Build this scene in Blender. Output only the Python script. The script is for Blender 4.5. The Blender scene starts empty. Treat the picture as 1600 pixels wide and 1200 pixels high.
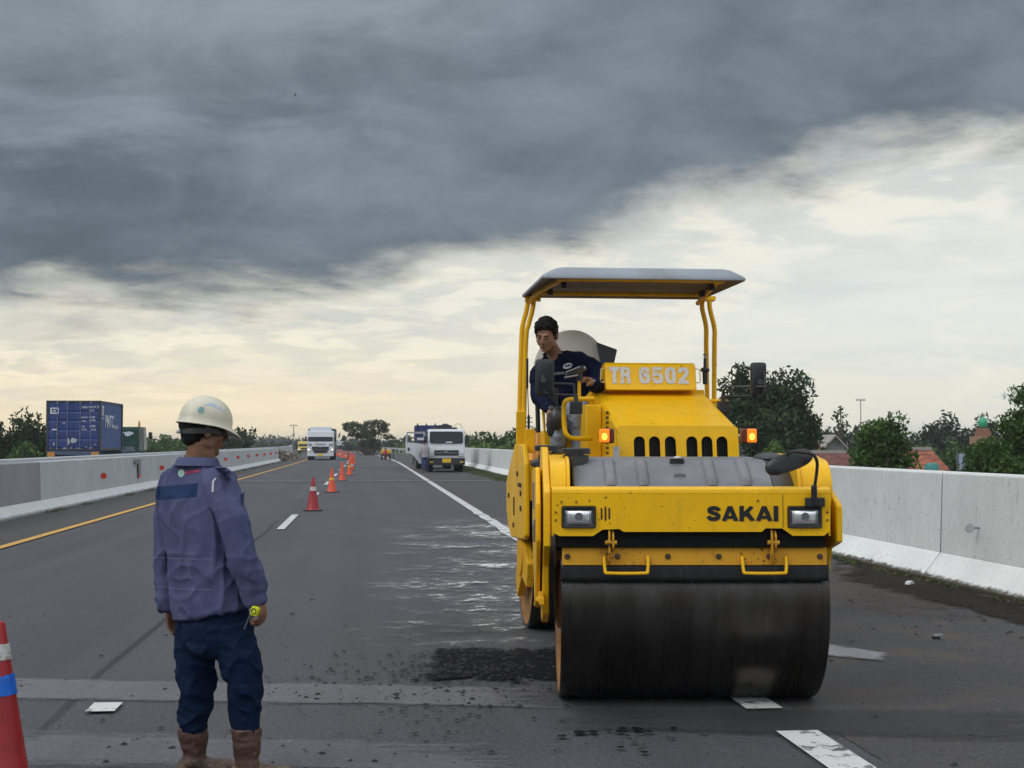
import bpy, bmesh, math, random
import numpy as np
from mathutils import Vector, Matrix, noise as mnoise
from mathutils.bvhtree import BVHTree
random.seed(7); RNG = np.random.default_rng(7)
S = bpy.context.scene
COL = S.collection
R = math.radians
# ------------------------------------------------------------------ camera
F_PX = 2200.0; HOR = 692.0; CAM_H = 1.5
cam_d = bpy.data.cameras.new('camera'); cam = bpy.data.objects.new('camera', cam_d); COL.objects.link(cam)
cam_d.sensor_width = 36.0; cam_d.lens = 36.0 * F_PX / 1600.0; cam_d.clip_start = 0.1; cam_d.clip_end = 6000
cam.location = (0, 0, CAM_H); cam.rotation_euler = (R(90) + math.atan((HOR - 600) / F_PX), 0, 0)
S.camera = cam
S.render.resolution_x = 1024; S.render.resolution_y = 768
S.view_settings.view_transform = 'Standard'; S.view_settings.look = 'None'
S.view_settings.exposure = 0.06; S.view_settings.gamma = 1.0

# ------------------------------------------------------------------ node helper
class NT:
    def __init__(s, tree): s.t = tree; s.n = tree.nodes; s.l = tree.links
    def new(s, typ, **kw):
        n = s.n.new(typ)
        for k, v in kw.items(): setattr(n, k, v)
        return n
    def put(s, sock, v):
        if isinstance(v, bpy.types.NodeSocket): s.l.new(v, sock)
        elif v is not None:
            if sock.type == 'RGBA' and not isinstance(v, (int, float)) and len(v) == 3: v = (*v, 1)
            sock.default_value = v
    def m(s, op, a, b=None, c=None, clamp=False):
        n = s.new('ShaderNodeMath', operation=op, use_clamp=clamp)
        s.put(n.inputs[0], a); s.put(n.inputs[1], b)
        if c is not None: s.put(n.inputs[2], c)
        return n.outputs[0]
    def add(s, a, b): return s.m('ADD', a, b)
    def mul(s, a, b): return s.m('MULTIPLY', a, b)
    def ss(s, x, lo, hi, a=0.0, b=1.0):
        n = s.new('ShaderNodeMapRange', interpolation_type='SMOOTHSTEP')
        s.put(n.inputs[0], x); s.put(n.inputs[1], lo); s.put(n.inputs[2], hi); s.put(n.inputs[3], a); s.put(n.inputs[4], b)
        return n.outputs[0]
    def mix(s, f, a, b, mode='MIX'):
        n = s.new('ShaderNodeMix', data_type='RGBA', blend_type=mode)
        s.put(n.inputs[0], f); s.put(n.inputs[6], a); s.put(n.inputs[7], b); return n.outputs[2]
    def noise(s, vec, scale, detail=4, rough=0.55, dist=0.0, color=False):
        n = s.new('ShaderNodeTexNoise'); s.put(n.inputs['Vector'], vec)
        n.inputs['Scale'].default_value = scale; n.inputs['Detail'].default_value = detail
        n.inputs['Roughness'].default_value = rough; n.inputs['Distortion'].default_value = dist
        return n.outputs['Color' if color else 'Fac']
    def xyz(s, v):
        n = s.new('ShaderNodeSeparateXYZ'); s.put(n.inputs[0], v); return n.outputs[0], n.outputs[1], n.outputs[2]
    def vec(s, x, y, z):
        n = s.new('ShaderNodeCombineXYZ'); s.put(n.inputs[0], x); s.put(n.inputs[1], y); s.put(n.inputs[2], z); return n.outputs[0]
    def vmul(s, v, k):
        n = s.new('ShaderNodeVectorMath', operation='MULTIPLY'); s.put(n.inputs[0], v); n.inputs[1].default_value = k; return n.outputs[0]
    def curve(s, x, pts):
        n = s.new('ShaderNodeFloatCurve'); c = n.mapping.curves[0]
        while len(c.points) < len(pts): c.points.new(0.5, 0.5)
        for p, (a, b) in zip(c.points, pts): p.location = (a, b); p.handle_type = 'AUTO'
        n.mapping.update(); s.put(n.inputs[1], x); return n.outputs[0]

# ------------------------------------------------------------------ world: broken evening cloud
world = bpy.data.worlds.new('World'); S.world = world; world.use_nodes = True
wt = NT(world.node_tree); wt.n.clear()
wo = wt.new('ShaderNodeOutputWorld'); bg = wt.new('ShaderNodeBackground'); wt.l.new(bg.outputs[0], wo.inputs[0])
SUN_EL, SUN_AZ = R(42), R(-125)       # azimuth from +Y towards +X
tc = wt.new('ShaderNodeTexCoord'); dvec = tc.outputs['Generated']
dx, dy, dz = wt.xyz(dvec)
hm = wt.m('SQRT', wt.add(wt.mul(dx, dx), wt.mul(dy, dy)))
hm = wt.m('MAXIMUM', hm, 0.05)
hh = wt.m('DIVIDE', dx, hm); el = wt.m('DIVIDE', dz, hm)
zden = wt.add(wt.m('MAXIMUM', dz, 0.0), 0.16)
px_, py_ = wt.m('DIVIDE', dx, zden), wt.m('DIVIDE', dy, zden)
plane = wt.vec(px_, py_, 0.0)
n_big = wt.noise(plane, 0.62, 3, 0.5)
n_mid = wt.noise(plane, 1.5, 6, 0.56, 0.5)
n_fin = wt.noise(plane, 4.2, 6, 0.6, 0.3)
n_tin = wt.noise(wt.vec(wt.mul(hh, 16.0), wt.mul(el, 26.0), dy), 1.3, 7, 0.62, 0.5)
puff = wt.noise(wt.vec(wt.mul(hh, 6.0), wt.mul(el, 12.0), dy), 1.0, 7, 0.58, 0.6)
edge = wt.curve(wt.m('MULTIPLY_ADD', hh, 1.25, 0.5), [(0, .082), (.08, .088), (.2, .098), (.38, .110), (.48, .124), (.56, .142), (.66, .164), (.78, .188), (.93, .208), (1, .215)])
wob = wt.add(wt.add(wt.mul(wt.add(n_mid, -0.5), 0.11), wt.mul(wt.add(n_fin, -0.5), 0.055)), wt.mul(wt.add(n_tin, -0.5), 0.022))
over = wt.add(wt.m('SUBTRACT', el, edge), wob)
cmask = wt.ss(over, -0.020, 0.032)
# second broken bank under the main one
dark = wt.mix(wt.ss(wt.add(wt.mul(n_big, 0.6), wt.mul(n_mid, 0.4)), 0.38, 0.62), (0.102, 0.130, 0.158), (0.190, 0.228, 0.268))
dark = wt.mix(wt.mul(wt.ss(puff, 0.44, 0.66), wt.mul(wt.ss(hh, 0.25, -0.2, 0.25, 0.85), wt.ss(el, 0.13, 0.19))), dark, (0.25, 0.302, 0.355))
dark = wt.mix(wt.mul(wt.ss(puff, 0.50, 0.30), 0.55), dark, (0.086, 0.108, 0.132))
dark = wt.mix(wt.mul(wt.ss(n_fin, 0.35, 0.75), 0.3), dark, (0.17, 0.215, 0.265))
lump = wt.noise(wt.vec(wt.mul(hh, 11.0), wt.mul(el, 20.0), dy), 1.0, 8, 0.62, 0.3)
dark = wt.mix(wt.mul(wt.ss(lump, 0.50, 0.68), 0.30), dark, (0.26, 0.305, 0.345))
dark = wt.mix(wt.mul(wt.ss(lump, 0.50, 0.34), 0.28), dark, (0.080, 0.100, 0.122))
dark = wt.mix(wt.mul(wt.ss(over, 0.0, 0.06, 1.0, 0.0), 0.3), dark, (0.11, 0.132, 0.155))
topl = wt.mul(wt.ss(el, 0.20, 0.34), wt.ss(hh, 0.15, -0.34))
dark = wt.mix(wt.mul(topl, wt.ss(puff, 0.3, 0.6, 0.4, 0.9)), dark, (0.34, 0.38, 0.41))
streak = wt.noise(wt.vec(wt.mul(hh, 2.4), wt.mul(el, 15.0), wt.mul(dy, 1.0)), 2.6, 6, 0.6, 0.4)
streak2 = wt.noise(wt.vec(wt.mul(hh, 5.0), wt.mul(el, 22.0), wt.mul(dy, 1.0)), 2.2, 6, 0.62, 0.6)
rgt = wt.ss(hh, -0.3, 0.3)
low = wt.mix(rgt, (1.0, 0.84, 0.57), (0.80, 0.79, 0.70))
high = wt.mix(rgt, (0.88, 0.84, 0.70), (0.78, 0.80, 0.75))
clear = wt.mix(wt.ss(el, 0.02, 0.10), low, high)
clear = wt.mix(wt.mul(wt.ss(streak, 0.42, 0.72), 0.50), clear, wt.mix(rgt, (0.60, 0.62, 0.60), (0.60, 0.66, 0.68)))
clear = wt.mix(wt.mul(wt.ss(streak2, 0.50, 0.75), 0.42), clear, (1.0, 0.93, 0.76))
clear = wt.mix(wt.mul(wt.ss(over, -0.10, -0.015), 0.40), clear, wt.mix(wt.ss(n_fin, .42, .58), (0.50, 0.53, 0.52), (0.98, 0.91, 0.74)))
sky = wt.mix(cmask, clear, dark)
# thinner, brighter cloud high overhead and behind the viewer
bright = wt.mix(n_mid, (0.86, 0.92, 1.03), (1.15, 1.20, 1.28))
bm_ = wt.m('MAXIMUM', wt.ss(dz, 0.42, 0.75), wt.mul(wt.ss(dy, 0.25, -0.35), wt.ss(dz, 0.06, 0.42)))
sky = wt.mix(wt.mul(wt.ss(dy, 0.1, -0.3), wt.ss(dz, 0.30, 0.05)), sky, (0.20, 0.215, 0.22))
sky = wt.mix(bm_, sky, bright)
nish = wt.new('ShaderNodeTexSky', sky_type='NISHITA'); nish.sun_disc = False
nish.sun_elevation = SUN_EL; nish.sun_rotation = SUN_AZ
sky = wt.mix(0.05, sky, wt.vmul(nish.outputs[0], (0.1, 0.1, 0.1)))
sky = wt.mix(wt.ss(dz, -0.01, -0.05), sky, (0.06, 0.065, 0.05))
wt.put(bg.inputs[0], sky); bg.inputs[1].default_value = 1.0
# ------------------------------------------------------------------ sun (veiled)
sd = bpy.data.lights.new('sun', 'SUN'); sun = bpy.data.objects.new('sun', sd); COL.objects.link(sun)
sd.energy = 0.9; sd.angle = R(24); sd.color = (1.0, 0.95, 0.87)
sv = Vector((math.sin(SUN_AZ) * math.cos(SUN_EL), math.cos(SUN_AZ) * math.cos(SUN_EL), math.sin(SUN_EL)))
sun.rotation_euler = sv.to_track_quat('Z', 'Y').to_euler(); sun.location = sv * 50

# ------------------------------------------------------------------ frames
PHI = math.atan((800 - 575) / F_PX)
cP, sP = math.cos(PHI), math.sin(PHI)
def shift(y):
    return 0.0 if y < 95 else -0.00023 * (y - 95) ** 2
def road(x, y, z=0.0):            # road coordinates -> world
    x += shift(y)
    return Vector((x * cP - y * sP, x * sP + y * cP, z))
def P(px, py, D):                 # a point seen at px,py standing D metres ahead
    return Vector(((px - 800) / F_PX * D, D, CAM_H + (HOR - py) / F_PX * D))

# ------------------------------------------------------------------ materials
MATS = {}
def mat(name, col, rough=0.6, metal=0.0, var=0.0, vscale=3.0, dirt=None, damt=0.0, dscale=4.0, dlo=0.5, dhi=0.7,
        bump=0.0, bscale=40.0, emit=None, estr=0.0, coat=0.0, spec=None, island=None, trans=0.0, stretch=(1, 1, 1)):
    if name in MATS: return MATS[name]
    m = bpy.data.materials.new(name); m.use_nodes = True; t = NT(m.node_tree)
    b = t.n['Principled BSDF']; tcn = t.new('ShaderNodeTexCoord'); oc = tcn.outputs['Object']
    if stretch != (1, 1, 1): oc = t.vmul(oc, stretch)
    c = (*col, 1)
    if var > 0:
        f = t.ss(t.noise(oc, vscale, 5, 0.6), 0.3, 0.7)
        c = t.mix(f, tuple(x * (1 - var) for x in col), tuple(min(1, x * (1 + var)) for x in col))
    if island is not None:
        g = t.new('ShaderNodeNewGeometry')
        c = t.mix(g.outputs['Random Per Island'], c, (*island, 1))
    r = rough
    if dirt is not None:
        f = t.mul(t.ss(t.noise(oc, dscale, 8, 0.68), dlo, dhi), damt)
        c = t.mix(f, c, (*dirt, 1)); r = t.m('MULTIPLY_ADD', f, 0.35, rough, clamp=True)
    t.put(b.inputs['Base Color'], c); t.put(b.inputs['Roughness'], r); b.inputs['Metallic'].default_value = metal
    if coat: b.inputs['Coat Weight'].default_value = coat; b.inputs['Coat Roughness'].default_value = 0.15
    if spec is not None: b.inputs['Specular IOR Level'].default_value = spec
    if trans: b.inputs['Transmission Weight'].default_value = trans
    if emit: b.inputs['Emission Color'].default_value = (*emit, 1); b.inputs['Emission Strength'].default_value = estr
    if bump:
        bn = t.new('ShaderNodeBump'); bn.inputs['Strength'].default_value = bump; bn.inputs['Distance'].default_value = 0.02
        t.put(bn.inputs['Height'], t.noise(oc, bscale, 4, 0.6)); t.put(b.inputs['Normal'], bn.outputs[0])
    MATS[name] = m; return m
def node_mat(name):
    m = bpy.data.materials.new(name); m.use_nodes = True; MATS[name] = m
    t = NT(m.node_tree); return m, t, t.n['Principled BSDF']

# ------------------------------------------------------------------ mesh builder
class MB:
    def __init__(s): s.v = []; s.f = []; s.mi = []; s.cur = 0
    def add(s, vs, fs):
        o = len(s.v); s.v += [tuple(p) for p in vs]
        for f in fs: s.f.append(tuple(i + o for i in f)); s.mi.append(s.cur)
        return s
    def box(s, x0, x1, y0, y1, z0, z1, M=None):
        vs = [Vector((x, y, z)) for z in (z0, z1) for y in (y0, y1) for x in (x0, x1)]
        if M is not None: vs = [M @ v for v in vs]
        return s.add(vs, [(0, 2, 3, 1), (4, 5, 7, 6), (0, 1, 5, 4), (2, 6, 7, 3), (0, 4, 6, 2), (1, 3, 7, 5)])
    def prism(s, poly, ax, a, b, M=None):
        """poly: 2-D outline in the two other axes (in order), extruded along ax from a to b"""
        n = len(poly)
        def mk(u, w, k):
            p = {0: (k, u, w), 1: (u, k, w), 2: (u, w, k)}[ax]
            return Vector(p) if M is None else M @ Vector(p)
        vs = [mk(u, w, a) for u, w in poly] + [mk(u, w, b) for u, w in poly]
        fs = [tuple(range(n)), tuple(range(2 * n - 1, n - 1, -1))] + [(i, i + n, (i + 1) % n + n, (i + 1) % n) for i in range(n)]
        return s.add(vs, fs)
    def rings(s, rs, cap=True, closed=True):
        n = len(rs[0]); vs = [p for r in rs for p in r]; fs = []
        for k in range(len(rs) - 1):
            for i in range(n if closed else n - 1):
                j = (i + 1) % n; fs.append((k * n + i, k * n + j, (k + 1) * n + j, (k + 1) * n + i))
        if cap: fs += [tuple(range(n - 1, -1, -1)), tuple(range((len(rs) - 1) * n, len(rs) * n))]
        return s.add(vs, fs)
    def tube(s, path, r, n=10, cap=True, smooth=0, flat=None):
        pts = [Vector(p) for p in path]; rr = list(r) if hasattr(r, '__len__') else [r] * len(pts)
        if smooth: pts, rr = smooth_path(pts, rr, smooth)
        rs = []; up = None
        for i, p in enumerate(pts):
            a = pts[max(i - 1, 0)]; b = pts[min(i + 1, len(pts) - 1)]; d = (b - a)
            d = d.normalized() if d.length > 1e-9 else Vector((0, 0, 1))
            if up is None: up = Vector((0, 0, 1)) if abs(d.z) < 0.9 else Vector((0, 1, 0))
            sd_ = d.cross(up)
            if sd_.length < 1e-6: sd_ = d.orthogonal()
            sd_.normalize(); up = sd_.cross(d).normalized()
            ky = 1 if flat is None else flat
            rs.append([p + sd_ * math.cos(t) * rr[i] + up * math.sin(t) * rr[i] * ky for t in [2 * math.pi * k / n for k in range(n)]])
        return s.rings(rs, cap)
    def cyl(s, p0, p1, r0, r1=None, n=20): return s.tube([p0, p1], [r0, r0 if r1 is None else r1], n)
    def disc_x(s, c, r, x0, x1, n=40): return s.cyl((x0, c[0], c[1]), (x1, c[0], c[1]), r, r, n)
    def lathe(s, prof, c=(0, 0, 0), n=32, axis=2, cap=True):
        rs = []
        for r, h in prof:
            ring = []
            for k in range(n):
                t = 2 * math.pi * k / n; a, b = r * math.cos(t), r * math.sin(t)
                p = {2: (a, b, h), 0: (h, a, b), 1: (a, h, b)}[axis]
                ring.append(Vector(p) + Vector(c))
            rs.append(ring)
        return s.rings(rs, cap)
    def ell(s, c, rad, M=None, nu=20, nv=12):
        rs = []
        for j in range(nv + 1):
            ph = -math.pi / 2 + math.pi * j / nv; q = max(math.cos(ph), 0.001)
            rs.append([(Vector((rad[0] * q * math.cos(t), rad[1] * q * math.sin(t), rad[2] * math.sin(ph)))) for t in [2 * math.pi * k / nu for k in range(nu)]])
        M = M or Matrix.Identity(3)
        rs = [[M @ p + Vector(c) for p in r] for r in rs]
        return s.rings(rs)
    def sheet(s, grid):                          # grid of points, rows x cols
        n = len(grid[0]); vs = [p for r in grid for p in r]
        return s.add(vs, [(k * n + i, k * n + i + 1, (k + 1) * n + i + 1, (k + 1) * n + i) for k in range(len(grid) - 1) for i in range(n - 1)])
    def build(s, name, mats, parent=None, smooth=35, bevel=0.0, seg=2, fix=True, shift0=None):
        me = bpy.data.meshes.new(name); me.from_pydata([tuple(v) for v in s.v], [], s.f)
        if not isinstance(mats, (list, tuple)): mats = [mats]
        for m_ in mats: me.materials.append(m_)
        if len(mats) > 1: me.polygons.foreach_set('material_index', s.mi)
        if fix:
            bm = bmesh.new(); bm.from_mesh(me); bmesh.ops.recalc_face_normals(bm, faces=bm.faces); bm.to_mesh(me); bm.free()
        if smooth:
            me.shade_smooth(); me.set_sharp_from_angle(angle=R(smooth))
        o = bpy.data.objects.new(name, me); COL.objects.link(o)
        if parent is not None: o.parent = parent
        if bevel:
            b = o.modifiers.new('bevel', 'BEVEL'); b.width = bevel; b.segments = seg; b.limit_method = 'ANGLE'; b.angle_limit = R(40); b.harden_normals = False
        return o
def smooth_path(pts, rr, k):
    out, ro = [], []; n = len(pts)
    for i in range(n - 1):
        p0, p1, p2, p3 = pts[max(i - 1, 0)], pts[i], pts[i + 1], pts[min(i + 2, n - 1)]
        r0, r1, r2, r3 = rr[max(i - 1, 0)], rr[i], rr[i + 1], rr[min(i + 2, n - 1)]
        for j in range(k):
            t = j / k; a, b, c, d = -.5 * t + t * t - .5 * t ** 3, 1 - 2.5 * t * t + 1.5 * t ** 3, .5 * t + 2 * t * t - 1.5 * t ** 3, -.5 * t * t + .5 * t ** 3
            out.append(p0 * a + p1 * b + p2 * c + p3 * d); ro.append(r0 * a + r1 * b + r2 * c + r3 * d)
    out.append(pts[-1]); ro.append(rr[-1]); return out, ro
def tag(o, label, cat=None, group=None, kind=None):
    if label: o['label'] = label
    if cat: o['category'] = cat
    if group: o['group'] = group
    if kind: o['kind'] = kind
    return o
def empty(name, loc, rz=0.0):
    o = bpy.data.objects.new(name, None); o.location = loc; o.rotation_euler = (0, 0, rz); o.empty_display_size = 0.3
    COL.objects.link(o); return o
def copy_tree(o, parent=None):
    kids = [c for c in bpy.data.objects if c.parent == o]
    c = o.copy(); COL.objects.link(c)
    if parent is not None: c.parent = parent
    for k in kids: copy_tree(k, c)
    return c
def copy_thing(o, loc, rz=None):
    c = copy_tree(o); c.location = loc
    if rz is not None: c.rotation_euler = (0, 0, rz)
    return c
def text_mesh(txt, size, bold=0.0, sx=1.0, shear=0.0):
    """letters as (verts2d, faces), centred"""
    cu = bpy.data.curves.new('t', 'FONT'); cu.body = txt; cu.size = size; cu.offset = bold; cu.shear = shear
    cu.align_x = 'CENTER'; cu.align_y = 'CENTER'; cu.resolution_u = 4; cu.space_character = 1.0 + bold / size * 1.2
    ob = bpy.data.objects.new('t', cu); COL.objects.link(ob); bpy.context.view_layer.update()
    dg = bpy.context.evaluated_depsgraph_get(); me = bpy.data.meshes.new_from_object(ob.evaluated_get(dg))
    vs = [(v.co.x * sx, v.co.y) for v in me.vertices]; fs = [tuple(p.vertices) for p in me.polygons]
    bpy.data.objects.remove(ob); bpy.data.curves.remove(cu); bpy.data.meshes.remove(me)
    xs = [v[0] for v in vs]; ys = [v[1] for v in vs]; cx, cy = (min(xs) + max(xs)) / 2, (min(ys) + max(ys)) / 2
    return [(x - cx, y - cy) for x, y in vs], fs
def put_text(name, txt, size, M, m, parent, bold=0.0, sx=1.0, shear=0.0):
    """text laid in the local XY plane of matrix M (x right, y up)"""
    vs, fs = text_mesh(txt, size, bold, sx, shear)
    mb = MB(); mb.add([M @ Vector((x, y, 0)) for x, y in vs], fs)
    return mb.build(name, m, parent, smooth=0, fix=False)
def plane_M(origin, right, up):
    r = Vector(right).normalized(); u = Vector(up).normalized(); n = r.cross(u).normalized(); u = n.cross(r)
    M = Matrix((r, u, n)).transposed().to_4x4(); M.translation = Vector(origin); return M
GLY = {  # unit-height block letters: (width, [(polyline, stroke)])
 'S': (.84, [([(.74, .68), (.69, .77), (.56, .845), (.41, .86), (.25, .83), (.175, .75), (.18, .655), (.29, .58), (.44, .52), (.60, .455), (.69, .36), (.68, .245), (.56, .16), (.40, .14), (.24, .165), (.15, .24), (.11, .34)], .265)]),
 'K': (.92, [([(.14, 0), (.14, 1)], .27), ([(.22, .36), (.74, 1.0)], .27), ([(.38, .60), (.80, 0.0)], .30)]),
 'I': (.30, [([(.15, 0), (.15, 1)], .28)]),
 'A': (.98, [([(.13, 0), (.49, 1.0)], .275), ([(.85, 0), (.49, 1.0)], .275), ([(.22, .26), (.76, .26)], .20)]),
 'T': (.60, [([(0, .88), (.60, .88)], .23), ([(.30, .8), (.30, 0)], .25)]),
 'R': (.68, [([(.125, 0), (.125, 1)], .25), ([(.1, .90), (.38, .90), (.50, .86), (.535, .76), (.52, .62), (.42, .535), (.2, .53)], .20), ([(.36, .54), (.50, .42), (.56, 0)], .22)]),
 '6': (.58, [([(.46, .66), (.455, .80), (.40, .885), (.29, .905), (.17, .87), (.12, .76), (.12, .24), (.17, .13), (.29, .095), (.41, .13), (.46, .24), (.46, .42), (.40, .52), (.29, .54), (.15, .50)], .215)]),
 '5': (.58, [([(.54, .895), (.13, .895), (.12, .55), (.3, .60), (.42, .56), (.46, .45), (.46, .24), (.41, .13), (.29, .095), (.17, .13), (.12, .24), (.12, .36)], .21)]),
 '0': (.58, [([(.29, .905), (.17, .87), (.12, .76), (.12, .24), (.17, .13), (.29, .095), (.41, .13), (.46, .24), (.46, .76), (.41, .87), (.29, .905), (.28, .905)], .215)]),
 '2': (.58, [([(.12, .66), (.12, .78), (.17, .87), (.29, .905), (.41, .87), (.46, .78), (.45, .62), (.36, .46), (.18, .24), (.13, .11), (.54, .105)], .21)]),
 ' ': (.30, [])}
def block_text(txt, gap=.07):
    V, Fc, x, kz = [], [], 0.0, 0
    for ch in txt:
        w_, st = GLY[ch]
        for pl, sw in st:
            pts = [Vector((a, b, 0)) for a, b in pl]; n = len(pts); L, Rr = [], []
            for i, p in enumerate(pts):
                d0 = (p - pts[i - 1]).normalized() if i else None; d1 = (pts[i + 1] - p).normalized() if i < n - 1 else None
                a = d0 or d1; b = d1 or d0; t_ = (a + b).normalized(); nn = Vector((-t_.y, t_.x, 0)); c = max(.5, nn.dot(Vector((-a.y, a.x, 0))))
                cl = lambda q_: Vector((q_.x, min(1.0, max(0.0, q_.y)), 0))
                L.append(cl(p + nn * sw / 2 / c)); Rr.append(cl(p - nn * sw / 2 / c))
            o = len(V); V += [(q_.x + x, q_.y, kz * .00015) for q_ in L] + [(q_.x + x, q_.y, kz * .00015) for q_ in Rr]; kz += 1
            Fc += [(o + i, o + i + 1, o + n + i + 1, o + n + i) for i in range(n - 1)]
        x += w_ + gap
    return V, Fc, x - gap
def put_block(name, txt, w_, h_, M, m, parent, gap=.07):
    V, Fc, W = block_text(txt, gap); mb = MB(); mb.add([M @ Vector(((a / W - .5) * w_, (b - .5) * h_, c)) for a, b, c in V], Fc)
    return mb.build(name, m, parent, smooth=0, fix=False)
def baked(mbs, voxel, smooth_it=6):
    """fuse overlapping closed shapes into one continuous skin (voxel remesh)"""
    me = bpy.data.meshes.new('tmp'); me.from_pydata([tuple(v) for v in mbs.v], [], mbs.f)
    bm = bmesh.new(); bm.from_mesh(me); bmesh.ops.recalc_face_normals(bm, faces=bm.faces); bm.to_mesh(me); bm.free()
    ob = bpy.data.objects.new('tmp', me); COL.objects.link(ob)
    rm = ob.modifiers.new('r', 'REMESH'); rm.mode = 'VOXEL'; rm.voxel_size = voxel
    if smooth_it: sm = ob.modifiers.new('s', 'SMOOTH'); sm.factor = 0.5; sm.iterations = smooth_it
    bpy.context.view_layer.update(); dg = bpy.context.evaluated_depsgraph_get()
    out = bpy.data.meshes.new_from_object(ob.evaluated_get(dg)); bpy.data.objects.remove(ob); bpy.data.meshes.remove(me)
    return out
def link_mesh(name, me, m, parent=None, displace=None, mats=None):
    me.name = name; me.materials.clear()
    for x in (mats or [m]): me.materials.append(x)
    if displace:
        nrm = [v.normal.copy() for v in me.vertices]
        for v, n_ in zip(me.vertices, nrm): v.co += n_ * displace(v.co, n_)
    me.shade_smooth(); o = bpy.data.objects.new(name, me); COL.objects.link(o)
    if parent is not None: o.parent = parent
    return o
def project(mb, tgt_mesh, direction, off=0.002):
    """drop the builder's vertices onto a mesh along a direction (decals)"""
    bv = BVHTree.FromPolygons([v.co.copy() for v in tgt_mesh.vertices], [tuple(p.vertices) for p in tgt_mesh.polygons])
    d = Vector(direction).normalized(); out = []
    for v in mb.v:
        v = Vector(v); h = bv.ray_cast(v - d * 0.4, d)
        out.append(tuple(h[0] - d * off) if h[0] is not None else tuple(v))
    mb.v = out; return mb
# ------------------------------------------------------------------ ground, road
def asphalt(name, base, patchy=0.25, speck=0.65, rough=0.72, spec=0.3, dirt=None, damt=0.0, alpha=None):
    m, t, b = node_mat(name); tcn = t.new('ShaderNodeTexCoord'); oc = tcn.outputs['Object']
    big = t.ss(t.add(t.mul(t.noise(t.vmul(oc, (1.0, 0.25, 1.0)), 0.8, 6, 0.62), .5), t.mul(t.noise(t.vmul(oc, (1.6, 0.03, 1.0)), 1.0, 5, 0.62), .5)), 0.36, 0.64)
    tiny = t.noise(oc, 85.0, 3, 0.8); gran = t.noise(oc, 38.0, 4, 0.7)
    c = t.mix(big, tuple(x * (1 - patchy) for x in base), tuple(x * (1 + patchy) for x in base))
    c = t.mix(t.mul(t.ss(tiny, 0.54, 0.62), speck), c, tuple(min(1, x * 2.6 + 0.03) for x in base))
    lite = t.noise(oc, 22.0, 6, 0.8)
    c = t.mix(t.mul(t.ss(lite, 0.62, 0.65), speck * .7), c, tuple(min(1, x * 2.2 + 0.03) for x in base))
    c = t.mix(t.mul(t.ss(gran, 0.55, 0.42), speck * 0.8), c, tuple(x * 0.45 for x in base))
    if dirt: c = t.mix(t.mul(t.ss(t.noise(oc, 1.3, 8, 0.7), 0.45, 0.62), damt), c, dirt)
    t.put(b.inputs['Base Color'], c)
    t.put(b.inputs['Roughness'], t.m('MULTIPLY_ADD', big, 0.12, rough - 0.06))
    b.inputs['Specular IOR Level'].default_value = spec
    bn = t.new('ShaderNodeBump'); bn.inputs['Strength'].default_value = 0.8; bn.inputs['Distance'].default_value = 0.008
    t.put(bn.inputs['Height'], t.add(tiny, t.mul(gran, 1.5))); t.put(b.inputs['Normal'], bn.outputs[0])
    if alpha:
        a = alpha(t, tcn, oc); tr = t.new('ShaderNodeBsdfTransparent'); mx = t.new('ShaderNodeMixShader')
        t.put(mx.inputs[0], a); t.l.new(tr.outputs[0], mx.inputs[1]); t.l.new(b.outputs[0], mx.inputs[2])
        t.l.new(mx.outputs[0], t.n['Material Output'].inputs[0])
    return m
def grid_uv(o, n, rows):
    uv = o.data.uv_layers.new(name='patch'); li = [l.vertex_index for l in o.data.loops]
    uv.data.foreach_set('uv', [c for k in li for c in ((k % n) / (n - 1), (k // n) / (rows - 1))])
def road_sheet(name, x0, x1, y0, y1, z, m, nx=2, step=None, kind='structure', wob=0.0):
    g = []; ys = list(np.arange(y0, y1, step or (y1 - y0))) + [y1]
    for y in ys:
        w = wob * (mnoise.noise(Vector((x0 * 3, y * 1.3, 0))))
        g.append([Vector((x0 + w + (x1 - x0) * i / (nx - 1) + shift(y), y, z)) for i in range(nx)])
    mb = MB(); mb.sheet(g); o = mb.build(name, m, None, smooth=0, fix=False); o.rotation_euler.z = PHI; grid_uv(o, nx, len(g))
    if kind: o['kind'] = kind
    return o
RY = [-6] + list(range(0, 100, 10)) + list(range(95, 700, 12))
A_MAIN = asphalt('asphalt_main', (0.074, 0.075, 0.081), 0.24)
ground_m = mat('field_ground', (0.055, 0.085, 0.025), 0.95, var=0.4, vscale=0.05, dirt=(0.12, 0.09, 0.05), damt=0.5, dscale=0.12)
# one sheet to the horizon, raised into the road embankment
mb = MB(); xs = [-1200, -600, -60, -24, -20, -18.5, 6.9, 9.0, 15, 60, 600, 1200]
zs = [-4, -4, -4, -4, -1.2, -0.05, -0.05, -0.7, -4, -4, -4, -4]
rows = []
for y in [-60, -10, 40, 95] + list(range(110, 700, 20)) + [1200]:
    rows.append([Vector((x + (shift(min(y, 700)) if abs(x) < 100 else 0), y, z)) for x, z in zip(xs, zs)])
mb.sheet(rows); o = mb.build('ground', ground_m, None, fix=False); o.rotation_euler.z = PHI; tag(o, None, kind='structure')
road_sheet('road', -6.88, 6.25, -6, 690, 0.0, A_MAIN, 3, 6)
road_sheet('far_carriageway', -18.3, -7.9, -6, 690, 0.0, A_MAIN, 3, 6)
A_SHO = asphalt('asphalt_shoulder', (0.058, 0.055, 0.055), 0.3, dirt=(0.09, 0.075, 0.062), damt=0.6)
road_sheet('shoulder', 2.42, 6.25, -6, 300, 0.004, A_SHO, 3, 6)
road_sheet('inner_shoulder', -6.88, -5.35, -6, 300, 0.004, asphalt('asphalt_inner', (0.062, 0.06, 0.06), 0.25, dirt=(0.09, 0.08, 0.065), damt=0.6), 3, 6)
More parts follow.
